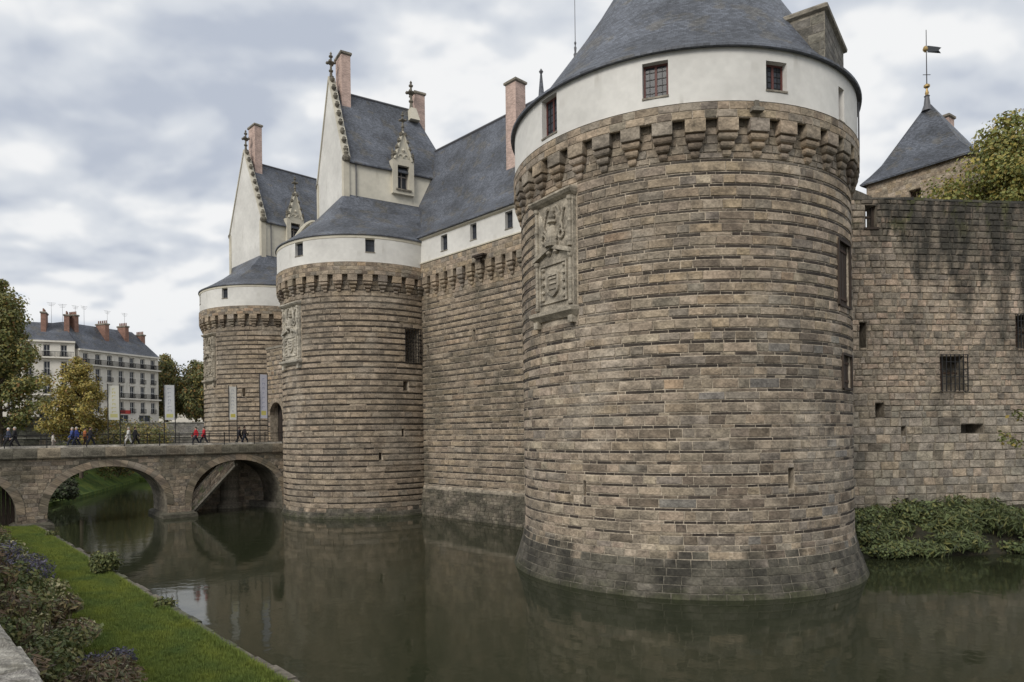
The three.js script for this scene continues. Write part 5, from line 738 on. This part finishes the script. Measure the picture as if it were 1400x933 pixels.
tree({ label: 'yellow-green tree crown showing above the rampart beside the square tower', base: [40.0, 6.4, 54], seed: 12, height: 27, trunk: 0.35, limbs: 44, from: 0.56, spread: 6.2, shape: round, clump: 2.0, leaves: 34000, leaf: 0.27, pal: [[[0.26, 0.25, 0.06], 4], [[0.18, 0.21, 0.05], 4], [YEL, 2.5], [OCH, 1.5], [G2, 1]] });
{ // tree on the bank outside the frame; one bough reaches in
  const r = rngOf(61), T = thing('tree', 'leafy bough of a bankside tree reaching in front of the rampart', 'tree', [32.8, 0.4, 36.5]), W = new Builder(), F = new Builder(); W.tube([32.8, 0.3, -36.5], [32.4, 6, -36.6], 0.2, 0.14, 8); W.tube([32.4, 6, -36.6], [32.7, 10.5, -36.8], 0.14, 0.06, 7);
  for (const [y, e] of [[5, [25.9, 7.3, -36.4]], [5.6, [26.6, 8.6, -36.2]], [6.5, [34, 10, -38]], [7.4, [31.2, 11.2, -35]], [4.4, [27.3, 6.4, -36.0]], [5.4, [35.5, 8, -36]]]) { const p = [32.5, y, -36.6]; W.tube(p, e, 0.06, 0.015, 5); for (let k = 0; k < 9; k++) { const f = 0.3 + 0.08 * k, c = [lerp(p[0], e[0], f), lerp(p[1], e[1], f) - 0.12, lerp(p[2], e[2], f)]; leafBall(F, c, [0.5, 0.42, 0.5], 30, 0.2, [[OLV, 3], [G2, 4], [OCH, 1]], r, 0.6); } }
  W.mesh('trunk', M.bark, T); F.mesh('crown', M.leaf, T);
}
function shrub(name, label, base, size, n, lf, pal, seed, group, twigs = 5, slim = 0.72) {
  const r = rngOf(seed), T = thing(name, label, name === 'hedge' ? 'hedge' : 'shrub', base, group), [x, y, d] = base, W = new Builder(), F = new Builder();
  for (let i = 0; i < twigs; i++) { const a = r() * 6.28, e = [x + Math.cos(a) * size[0] * 0.7, y + size[1] * rr(0.7, 1.05, r), -d + Math.sin(a) * size[2] * 0.7]; W.tube([x + Math.cos(a) * 0.1, y - 0.1, -d + Math.sin(a) * 0.1], e, 0.03, 0.01, 4); }
  const cl = 7; for (let i = 0; i < cl; i++) { const a = i * 2.4, k = i ? 0.55 : 0; leafBall(F, [x + Math.cos(a) * size[0] * k, y + size[1] * rr(0.35, 0.62, r), -d + Math.sin(a) * size[2] * k], [size[0] * 0.55, size[1] * 0.45, size[2] * 0.55], Math.round(n / cl), lf, pal, r, 0.55, slim); }
  W.mesh('stems', M.bark, T); F.mesh('foliage', M.leaf, T); return T;
}

// ---------------------------------------------------------------- the outer bank: lawn, kerb, planted slope, retaining wall
const BANK = [[12, 1.5], [-6.97, 20.3], [-36.5, 53], [-41.5, 58.6]];        // water's edge
const bankDir = unit([-6.97, 20.3], [-36.5, 53]), bankL = frame([-6.97, 20.3], bankDir);     // a along the bank, c outward = towards the moat
{
  const R0 = (a, c) => { const p = bankL(a, 0, c); return [p[0], -p[2]]; };
  const prof = [[-0.02, 0.4], [-2.0, 0.5], [-4.1, 0.7], [-5.1, 1.1], [-7.0, 2.6], [-9.2, 4.2]], B = new Builder(), S = new Builder(), N = 60;
  for (let i = 0; i < N; i++) for (let k = 0; k + 1 < prof.length; k++) { const a0 = -26 + 74 * i / N, a1 = -26 + 74 * (i + 1) / N, [c0, y0] = prof[k], [c1, y1] = prof[k + 1], w = (a, c) => c < -0.5 ? 0.12 * (fbm(a * 0.5, c * 0.7, 3) - 0.5) : 0, P = (a, c, y) => bankL(a, y + w(a, c), c); (k < 2 ? B : S).quad(P(a0, c0, y0), P(a0, c1, y1), P(a1, c1, y1), P(a1, c0, y0), [a0, c0], [a0, c1], [a1, c1], [a1, c0]); }
  structure(B.mesh('lawn', M.lawn)); structure(S.mesh('planted_slope', M.soil));
  const T = thing('moat_kerb', 'low stone kerb along the lawn at the edge of the moat', 'kerb', [-20, 0, 35]), r = rngOf(44); for (let a = -26; a < 48;) { const l = rr(0.8, 1.7, r), K = new Builder(); K.col = jitterTone(weighted([[[0.2, 0.18, 0.15], 3], [[0.24, 0.215, 0.175], 2], [[0.14, 0.145, 0.1], 3]], r), r, 0.18); const y = 0.42 + rr(-0.05, 0.05, r), c = 0.26 + rr(-0.06, 0.08, r); K.rings([[-0.4, c], [y - 0.05, c], [y, c - 0.06]].map(([h, e]) => [bankL(a + 0.02, h, e), bankL(a + 0.02, h, -0.1), bankL(a + l - 0.02, h, -0.1), bankL(a + l - 0.02, h, e)])); K.mesh('kerb_stone', M.stone, T); a += l; }
  // tufts of grass
  const tuft = new Builder(); { const q = rngOf(4); for (let i = 0; i < 7; i++) { const a = q() * 6.28, b = [Math.cos(a) * 0.03, 0, Math.sin(a) * 0.03], e = [Math.cos(a) * rr(0.04, 0.1, q), rr(0.06, 0.13, q), Math.sin(a) * rr(0.04, 0.1, q)], w = 0.008, s = [-Math.sin(a) * w, 0, Math.cos(a) * w]; tuft.tri([b[0] - s[0], 0, b[2] - s[2]], [b[0] + s[0], 0, b[2] + s[2]], e); } }
  const cnt = 62000, im = new THREE.InstancedMesh(tuft.geometry(), std({ rgb: [1, 1, 1], roughness: 0.8, side: THREE.DoubleSide }), cnt), m4 = new THREE.Matrix4(), q4 = new THREE.Quaternion(), e4 = new THREE.Euler(), col = new THREE.Color(), r2 = rngOf(46);
  for (let i = 0; i < cnt; i++) { const a = -6 + 54 * Math.pow(r2(), 1.35), c = -0.12 - 4.2 * r2(), y = lerp(0.4, 0.7, -c / 4.1) + (c < -0.5 ? 0.12 * (fbm(a * 0.5, c * 0.7, 3) - 0.5) : 0) - 0.01, p = bankL(a, y, c), k = fbm(a * 0.9, c * 1.2, 3), s = rr(0.6, 1.35, r2) * (c > -0.4 ? 1.5 : 1); e4.set(0, r2() * 6.28, 0); m4.compose(new THREE.Vector3(...p), q4.setFromEuler(e4), new THREE.Vector3(s, s * rr(0.7, 1.3, r2), s)); im.setMatrixAt(i, m4); const f = rr(0.75, 1.25, r2); col.setRGB(lerp(0.09, 0.23, k) * f, lerp(0.15, 0.26, k) * f, 0.036 * f); im.setColorAt(i, col); }
  im.name = 'grass'; im.userData = { kind: 'stuff', label: 'bright green lawn grass on the outer bank of the moat', category: 'grass' }; im.receiveShadow = im.castShadow = true; scene.add(im);
  // retaining wall of the street with its coping stones
  const wL = frame([-4.68, 6.76], [-0.69, 0.724]), wt = thing('street_wall', 'weathered retaining wall with pale lichened coping along the planted bank', 'wall', [-5.5, 0, 8]); const Wb = new Builder(); Wb.col = [0.22, 0.2, 0.17]; Wb.box(wL, -9.5, 58, 0, 4.85, -0.75, -0.12); Wb.mesh('wall', M.stone, wt);
  for (let a = -9.4; a < 58;) { const l = rr(0.9, 1.5, r), C = new Builder(), e = rr(-0.04, 0.05, r), y = 5.2 + rr(-0.03, 0.03, r); C.col = jitterTone([0.42, 0.4, 0.36], r, 0.12); const nx = a < 8 ? 16 : 4, nz = a < 8 ? 12 : 3, base = C.col, P = (i, k) => { const x = a + 0.015 + (l - 0.03) * i / nx, c = lerp(e, -0.85, k / nz), rim = Math.min(i, nx - i, k, nz - k) === 0; return wL(x + (rim ? 0.02 * (vnoise(x * 9, c * 9) - 0.5) : 0), y - (rim ? 0.035 : 0) + 0.028 * (fbm(x * 3.1, c * 3.1, 4) - 0.5), c); }, Q = (i, k) => { const p = P(i, k), q = fbm(p[0] * 4.5 + 7, p[2] * 4.5, 4), w = fbm(p[0] * 11, p[2] * 11 + 3, 3); return mix3(mix3(base, [0.13, 0.12, 0.09], 0.8 * sm(0.5, 0.66, q)), [0.62, 0.6, 0.54], 0.8 * sm(0.62, 0.7, w)); };
    for (let i = 0; i < nx; i++) for (let k = 0; k < nz; k++) C.quad(P(i, k), P(i + 1, k), P(i + 1, k + 1), P(i, k + 1), [i * 0.3, k * 0.3], [i * 0.3 + 0.3, k * 0.3], [i * 0.3 + 0.3, k * 0.3 + 0.3], [i * 0.3, k * 0.3 + 0.3], Q(i, k), Q(i + 1, k), Q(i + 1, k + 1), Q(i, k + 1));
    const rim = [...Array.from({ length: nx }, (_, i) => [i, 0]), ...Array.from({ length: nz }, (_, k) => [nx, k]), ...Array.from({ length: nx }, (_, i) => [nx - i, nz]), ...Array.from({ length: nz }, (_, k) => [0, nz - k])]; rim.forEach(([i, k], j) => { const [i2, k2] = rim[(j + 1) % rim.length], t0 = P(i, k), t1 = P(i2, k2); C.quad([t0[0], 4.853, t0[2]], [t1[0], 4.853, t1[2]], t1, t0, undefined, undefined, undefined, undefined, Q(i, k), Q(i2, k2), Q(i2, k2), Q(i, k)); }); C.mesh('coping_stone', M.stone, wt); a += l; }
  slab('pavement', M.paving, [[3.5, -8], ...[[-9.5], [58]].map(([a]) => { const p = wL(a, 0, -0.76); return [p[0], -p[2]]; }), [-90, 60], [-90, -30], [3, -30]], 4.6, 3.5);
  // shrubs on the slope: placed along (a) and down (c) the bank
  const pb = [[[0.12, 0.11, 0.17], 4], [[0.08, 0.08, 0.12], 3], [[0.2, 0.18, 0.24], 1.4], [DKG, 1]], br = [[[0.2, 0.13, 0.075], 4], [[0.12, 0.09, 0.055], 3], [[0.2, 0.19, 0.07], 2], [[0.32, 0.25, 0.11], 1], [[0.19, 0.2, 0.1], 2]], va = [[[0.34, 0.31, 0.14], 3], [[0.18, 0.21, 0.08], 4], [[0.6, 0.54, 0.32], 2], [OLV, 3]], gn = [[[0.12, 0.15, 0.045], 4], [OLV, 3], [G1, 3], [[0.25, 0.21, 0.08], 1]];
  const kinds = { pb: ['dusky violet-leaved shrub', pb], br: ['brown withered shrub', br], va: ['cream-flecked variegated shrub', va], gn: ['green leafy shrub', gn] }; const yAt = (c) => { for (let k = 0; k + 1 < prof.length; k++) if (c <= prof[k][0] && c >= prof[k + 1][0]) return lerp(prof[k][1], prof[k + 1][1], (prof[k][0] - c) / (prof[k][0] - prof[k + 1][0])); return 0.5; };
  const put = [[-1.5, -3.9, 1.1, 'pb', 'low on the slope, at the lawn edge'], [-3, -5.2, 1.2, 'br'], [-0.5, -5.0, 1.3, 'br'], [2, -4.2, 1.0, 'br'], [3.4, -3.9, 0.9, 'pb'], [2.6, -5.6, 1.3, 'gn'], [-4.5, -6.3, 1.1, 'br'], [-1.5, -6.4, 1.2, 'gn'], [1, -6.9, 1.1, 'br'], [4.6, -6.6, 1.3, 'br'], [5.4, -4.9, 1.3, 'br'], [7.6, -4.1, 1.0, 'va'], [8, -5.8, 1.4, 'gn'], [10.4, -4.4, 1.2, 'br'], [12.6, -3.9, 1.15, 'va'], [10.8, -6.5, 1.4, 'br'], [14.2, -5.4, 1.5, 'gn'], [15.4, -4.1, 1.2, 'va'], [18, -4.6, 1.5, 'pb'], [18.6, -6.2, 1.5, 'br'], [21, -4.2, 1.5, 'pb'], [23.6, -5.2, 1.6, 'pb'], [24.4, -3.9, 1.2, 'va'], [27.5, -4.4, 1.5, 'va'], [28.6, -6, 1.6, 'gn'], [31.5, -4.6, 1.4, 'gn'], [-6.5, -5.0, 1.1, 'gn'], [-7.6, -6.6, 1.1, 'br'], [-5.4, -4.1, 1.0, 'pb'], [-9.5, -5.6, 1.2, 'br'], [-10, -4.4, 1.1, 'gn'], [-8, -7.2, 0.8, 'gn'], [-4.6, -7.4, 0.8, 'br'], [-6.6, -7.55, 0.7, 'br'], [-2.4, -7.5, 0.8, 'gn'], [35, -4.6, 1.5, 'br'], [38.5, -4.2, 1.3, 'gn']];
  for (let i = 0; i < 26; i++) put.push([-10 + i * 1.55 + rr(-0.5, 0.5, r), -7.1 + rr(-1.0, 1.7, r), rr(0.7, 1.05, r), pick(['br', 'gn', 'br', 'va', 'gn', 'pb'], r)]);
  put.forEach(([a, c, s, k], i) => { const cc = c - 0.05, sz = s * (a < 14 ? 0.9 : 1), p = bankL(a, yAt(cc), cc), dist = Math.hypot(p[0], p[2]), lf = (dist < 16 ? 0.085 : dist < 26 ? 0.12 : 0.16) * (k === 'br' ? 1.8 : 1), n = Math.round(3000 * s * (dist < 26 ? 1 : 0.6)); shrub('shrub', kinds[k][0] + ' on the planted slope between the street wall and the lawn', [p[0], p[1] - 0.1, -p[2]], [sz, sz * 0.85, sz], n, lf, kinds[k][1], 200 + i, 'shrubs on the planted slope: ' + kinds[k][0], 14, k === 'br' ? 0.26 : k === 'pb' ? 0.5 : 0.66); });
  const p1 = bankL(21.5, 0.4, -0.35); shrub('shrub', 'rounded green shrub alone on the lawn at the very edge of the moat', [p1[0], 0.4, -p1[2]], [0.75, 1.15, 0.75], 2000, 0.15, [[G2, 4], [G1, 3], [OLV, 2]], 290);
  for (const [a, lab] of [[11.5, 'small weedy tuft hanging over the kerb stones, nearer the street than the round shrub'], [40, 'small weedy tuft at the foot of the bridge pier']]) { const p = bankL(a, 0.36, -0.1); shrub('shrub', lab, [p[0], 0.36, -p[2]], [0.45, 0.5, 0.45], 350, 0.12, [[OLV, 3], [G1, 3]], 291 + a); }
}

// ---------------------------------------------------------------- bank below the rampart
{
  const B = new Builder(); for (let i = 0; i < 24; i++) for (let k = 0; k < 5; k++) { const y = [-0.3, 0.3, 1.0, 1.7, 2.3, 2.5], t = [4.3, 3.6, 2.5, 1.4, 0.4, -0.2], P = (s, j) => { const p = rampart.pt(s, y[j] + 0.25 * (vnoise(s * 0.6, j * 3.1) - 0.5), t[j] + 0.7 * (vnoise(s * 0.45, 9) - 0.5) * (j < 3 ? 1 : 0)); return p; }; const s0 = 28 * i / 24, s1 = 28 * (i + 1) / 24; B.quad(P(s0, k), P(s1, k), P(s1, k + 1), P(s0, k + 1)); } structure(B.mesh('earth_bank', M.soil));
  const pal = [[G3, 2], [G1, 4], [DKG, 1.5], [OLV, 2.4], [[0.15, 0.19, 0.07], 3.5]], r = rngOf(9); const names = ['dense bramble hanging over the water below the rampart', 'dark ivy shrub climbing the foot of the rampart'];
  for (let i = 0; i < 40; i++) { const lo = i % 3, s = 2.2 + i * 0.5 + rr(-0.5, 0.5, r), o = [1.0, 2.3, 3.5][lo] + rr(-0.5, 0.5, r), y = [1.4, 0.75, -0.05][lo] + rr(-0.2, 0.35, r), p = rampart.pt(s, y, o), z = rr(0.45, 1.25, r), slim = r() < 0.6; shrub('shrub', names[lo ? 0 : 1], [p[0], y, -p[2]], [1.5 * z, (lo === 2 ? 1.0 : 1.35) * z * rr(0.7, 1.35, r), 1.3 * z], slim ? 1500 : 1700, slim ? 0.42 : 0.19, pal, 400 + i, lo ? 'brambles below the rampart' : 'ivy shrubs against the rampart foot', 4, slim ? 0.2 : 0.72); }
}

// ---------------------------------------------------------------- beyond the bridge: far bank, moat wall, terrace, houses
{
  const edge = [[-44, 61], [-52.6, 79.4], [-58, 97], [-65.6, 119.5], [-60, 128], [-20, 138]], wallL = [[-112, 80], [-62.5, 87.5], [-59.5, 90], [-69, 112], [-75.5, 121], [-72, 128], [-50, 136], [-15, 146]];
  const foot = [[-112, 40], ...edge, [-15, 146]]; slab('far_lawn', M.lawn, [[-47, 59.8, 0.4], [-52.6, 79.4, 0.4], [-58, 97, 0.4], [-65.6, 119.5, 0.4], [-60, 128, 0.4], [-18, 139, 0.4], [-15, 146.3, 2.6], [-50, 136.3, 2.6], [-72, 128.3, 2.6], [-75.7, 121, 2.6], [-69.3, 112, 2.6], [-59.8, 90, 2.6], [-62.5, 87.8, 2.6], [-75, 85, 2.6], [-75, 62, 2.6]], 0.4, -0.5);
  slab('terrace', M.paving, [...wallL.map(([x, d]) => [x + 0.1, d + 0.2]), [200, 190], [600, 1800], [-1600, 1800], [-700, 80]], 9.2, 0);
  const T = thing('moat_wall', 'long grey retaining wall of the terrace beyond the bridge', 'wall', [-66, 0, 86]), sf = pathSurf(wallL), rng = rngOf(19), K = new Builder(); K.col = [0.3, 0.285, 0.26]; sheet(K, sf, 0, sf.len, 0, 10.2, [], { ds: 2, dh: 2.5 }); const w = K.mesh('wall', M.stone, T);
  const rects = lay(38, sf.len, courseList(2.2, 10.1, () => [0.5 + rng() * 0.15, 'b']), { b: [0.7, 1.6] }, [], rng); blocks(w, sf, rects, { gap: 0.03, chamfer: 0.02, jitter: 0.03, color: (q, r) => jitterTone(weighted(q.h0 > 7.6 ? [[[0.36, 0.345, 0.32], 4], [[0.31, 0.3, 0.28], 2]] : [[[0.24, 0.225, 0.2], 4], [[0.2, 0.185, 0.165], 3], [PINK, 0.6], [[0.15, 0.145, 0.12], 2]], r), r, 0.12), proud: () => 0.025, stain: (c, s, h) => mix3(c, [0.1, 0.1, 0.075], 0.6 * sm(0.5, 0.7, fbm(s * 0.3, h * 0.4, 3))) }, rng, 200);
  const C = new Builder(); C.col = [0.4, 0.385, 0.35]; for (let i = 0; i + 1 < wallL.length; i++) { const a = wallL[i], b = wallL[i + 1], L = frame(a, unit(a, b)), l = Math.hypot(b[0] - a[0], b[1] - a[1]); C.box(L, -0.05, l + 0.05, 10.2, 10.45, -0.5, 0.15); C.box(L, 0, l, 7.55, 7.75, 0, 0.14); } C.mesh('coping', M.stone, T);
  // hedges and bushes under the wall
  const auto = [[[0.2, 0.19, 0.06], 4], [OCH, 2.4], [[0.14, 0.16, 0.05], 3], [[0.2, 0.14, 0.06], 1.5]], dk = [[DKG, 4], [G3, 3], [[0.05, 0.05, 0.025], 2]];
  [[-55.8, 83.5, 2.0, 2.6, dk, 'dark evergreen bush seen under the second bridge arch'], [-51.5, 77.5, 1.7, 2.0, dk, 'dark bush at the water edge seen under the second bridge arch'], [-57.5, 88.5, 2.0, 6.4, [[G1, 3], [OLV, 2], [G3, 2]], 'leafy bush against the pale moat wall behind the bridge'], [-57.5, 99, 3.4, 8.2, auto, 'olive bush beyond the bridge under the yellowing tree'], [-61, 107, 3.6, 9.2, auto, 'yellowish bush beyond the bridge rail, beside the first banner'], [-63, 113, 3.6, 9.8, auto, 'olive hedge-like bush between the first two banners'], [-64, 121, 3.6, 9.8, auto, 'olive bush beside the second banner'], [-66.5, 116, 2.6, 4.6, dk, 'dark bush on the far lawn under the arch crown']].forEach(([x, d, rw, h, pal, lab], i) => shrub('shrub', lab, [x, i < 2 ? 0.6 : 1.9, d], [rw, h * 0.9, rw], i < 2 ? 2600 : 4200, 0.34, pal, 500 + i, undefined, 6));

  // apartment houses
  function house(o) {
    const H = thing('apartment_building', o.label, 'building', [o.a[0], 9.2, o.a[1]], 'apartment houses beyond the moat'), sf = wallSurf(o.a, o.b), L = frame(o.a, unit(o.a, o.b)), len = Math.hypot(o.b[0] - o.a[0], o.b[1] - o.a[1]), dep = o.dep, rng = rngOf(o.seed);
    const holes = []; for (const [y0, y1] of o.rows) for (const x of o.cols) holes.push({ s0: x - 0.5, s1: x + 0.5, h0: y0, h1: y1, depth: 0.3 }); for (const [x0, x1] of o.shops) holes.push({ s0: x0, s1: x1, h0: 9.5, h1: 12.0, shop: true, depth: 0.3 });
    const K = new Builder(); sheet(K, sf, 0, len, 9.2, o.eave, holes, { ds: 4, depth: 0.3 }); K.quad(L(len, 9.2, 0), L(len, 9.2, -dep), L(len, o.eave, -dep), L(len, o.eave, 0)); K.quad(L(0, 9.2, -dep), L(0, 9.2, 0), L(0, o.eave, 0), L(0, o.eave, -dep)); K.quad(L(len, 9.2, -dep), L(0, 9.2, -dep), L(0, o.eave, -dep), L(len, o.eave, -dep)); K.mesh('wall', M.facade, H);
    for (const q of holes) { const f = casement(H, sf, q, -0.28, { frameMat: q.shop ? M.steel : M.whiteFrame, cols: 2, rows: 2, fw: q.shop ? 0.1 : 0.09, barMat: M.whiteFrame, bar: 0.06 }); if (!q.shop) { const B = new Builder(); const m = (q.s0 + q.s1) / 2; B.box(L, m - 0.62, m + 0.62, q.h0 + 0.75, q.h0 + 0.82, 0.22, 0.28); B.box(L, m - 0.62, m + 0.62, q.h0 + 0.02, q.h0 + 0.08, 0.0, 0.28); for (let i = 0; i <= 8; i++) { const x = m - 0.6 + 1.2 * i / 8; B.box(L, x - 0.02, x + 0.02, q.h0 + 0.08, q.h0 + 0.75, 0.235, 0.265); } B.mesh('window_rail', M.iron, f); const S = new Builder(); S.box(L, m - 0.68, m + 0.68, q.h1 + 0.08, q.h1 + 0.26, 0, 0.14); S.mesh('lintel', M.facade, f); } }
    for (const y of o.balconies) { const B = new Builder(); B.box(L, -0.1, len + 0.1, y - 0.28, y - 0.02, 0, 0.75); const b = B.mesh('balcony', M.facade, H), Q = new Builder(); Q.box(L, 0, len, y + 0.85, y + 0.92, 0.66, 0.72); for (let x = 0; x <= len; x += 0.22) Q.box(L, x - 0.025, x + 0.025, y - 0.02, y + 0.85, 0.67, 0.71); Q.mesh('balcony_rail', M.iron, b); }
    const Co = new Builder(); Co.box(L, -0.15, len + 0.15, o.eave - 0.3, o.eave, 0, 0.5); Co.mesh('cornice', M.facade, H);
    const rd = Math.min(dep / 2, 4.2), Rf = new Builder(); roofSheet(Rf, [[L(-0.1, o.eave + 0.02, 0.3), L(len + 0.1, o.eave + 0.02, 0.3)], [L(0, o.ridge, -rd), L(len - o.hipR, o.ridge, -rd)]]); roofSheet(Rf, [[L(len + 0.1, o.eave + 0.02, 0.3), L(len + 0.1, o.eave + 0.02, -dep)], [L(len - o.hipR, o.ridge, -rd), L(len - o.hipR, o.ridge, -dep + rd)]]); roofSheet(Rf, [[L(len + 0.1, o.eave + 0.02, -dep), L(-0.1, o.eave + 0.02, -dep)], [L(len - o.hipR, o.ridge, -dep + rd), L(0, o.ridge, -dep + rd)]]); roofSheet(Rf, [[L(0, o.ridge, -rd), L(len - o.hipR, o.ridge, -rd)], [L(0, o.ridge, -dep + rd), L(len - o.hipR, o.ridge, -dep + rd)]]); roofSheet(Rf, [[L(-0.1, o.eave + 0.02, -dep), L(-0.1, o.eave + 0.02, 0.3)], [L(0, o.ridge, -dep + rd), L(0, o.ridge, -rd)]]); Rf.mesh('roof', M.slate, H);
    for (const [x, c, w, h] of o.stacks) { const s = stack(H, (a, y, k) => L(a + x, y, k + c), 0.8, w, o.eave + 0.5, o.ridge + h, M.redBrick); for (let k = -2; k <= 2; k++) new Builder().lathe(L(x, o.ridge + h + 0.36, c + k * w * 0.2), [[0.13, 0], [0.11, 0.6]], 7).mesh('chimney_pot', M.redBrick, s); }
    for (const [x, c] of o.aerials) { const A = new Builder(), y = o.ridge + 0.2; A.tube(L(x, y - 0.5, c), L(x, y + 3.4, c), 0.03, 0.02, 4); for (let k = 0; k < 3; k++) A.tube(L(x - 0.7 + k * 0.15, y + 3.3 - k * 0.25, c), L(x + 0.7 - k * 0.15, y + 3.3 - k * 0.25, c), 0.02, 0.02, 4); A.mesh('aerial', M.iron, H); }
    return { H, L, len };
  }
  const rows = [[21.4, 23.3], [18.3, 20.6], [15.4, 17.7], [12.4, 14.6]];
  const h2 = house({ label: 'long white six-storey apartment house with slate roof and rows of tall windows', a: [-79.2, 124.6], b: [-72.9, 140.4], dep: 11, seed: 2, eave: 24, ridge: 29.2, hipR: 2.6, rows, cols: [1.3, 3.7, 6.1, 8.5, 10.9, 13.3, 15.7], shops: [[1, 3], [5.2, 6.8], [8.2, 10], [12.4, 15]], balconies: [21.3, 15.3], stacks: [[1.5, -3.6, 2.0, 1.1], [7.0, -3.0, 2.6, 0.2], [11.6, -3.2, 2.2, 0.4], [15.6, -3.4, 2.0, -0.8]], aerials: [[4, -4], [9.2, -4.5], [12.6, -4], [3, -5]] });
  const sg = new Builder(); sg.box(h2.L, 8.0, 10.4, 12.25, 12.95, 0.02, 0.14); sg.mesh('shop_sign', std({ rgb: [0.45, 0.06, 0.05] }), h2.H); const aw = new Builder(); aw.box(h2.L, 5.1, 6.9, 12.1, 12.6, 0.02, 0.7); aw.mesh('awning', std({ rgb: [0.5, 0.32, 0.1] }), h2.H);
  const h1 = house({ label: 'cream corner apartment house with red brick chimneys, partly behind the tall dark tree', a: [-92.5, 117.5], b: [-79.6, 124.0], dep: 12, seed: 6, eave: 25.2, ridge: 29.0, hipR: 2.4, rows: [[22.4, 24.5], [19.0, 21.5], [15.7, 18.3], [12.6, 14.9]], cols: [2, 4.8, 7.5, 10.2, 12.8], shops: [[1.2, 3.6], [5, 7.6], [9, 12]], balconies: [22.3, 15.6], stacks: [[9.5, -3.0, 2.4, 1.3], [13, -3.2, 2.0, 1.1]], aerials: [[10.6, -3], [12.2, -4]] });
  const aw2 = new Builder(); aw2.box(h1.L, 8.6, 12.4, 12.0, 12.5, 0.02, 0.9); aw2.mesh('awning', M.steel, h1.H);
  house({ label: 'low pale building far behind the plane trees at the end of the terrace', a: [-110, 172], b: [-58, 176], dep: 9, seed: 9, eave: 15.2, ridge: 18, hipR: 3, rows: [[12.6, 14.4]], cols: [4, 9, 14, 19, 24, 29, 34, 39, 44, 49], shops: [], balconies: [], stacks: [[12, -3, 2, 1]], aerials: [] });
  // street lamp by the terrace wall
  const lt = thing('street_lamp', 'slim grey street lamp on the terrace between the second banner and the far tower', 'street lamp', [-59.2, 9.2, 136]); new Builder().lathe([-59.2, 9.2, -136], [[0.16, 0], [0.1, 0.8], [0.07, 4.6], [0.05, 5.2]], 8).mesh('post', M.greyFrame, lt); new Builder().lathe([-59.2, 14.3, -136], [[0.05, 0], [0.32, 0.15], [0.36, 0.5], [0.1, 0.75]], 10).mesh('lantern', M.whiteFrame, lt);
}

renderer.render(scene, camera);
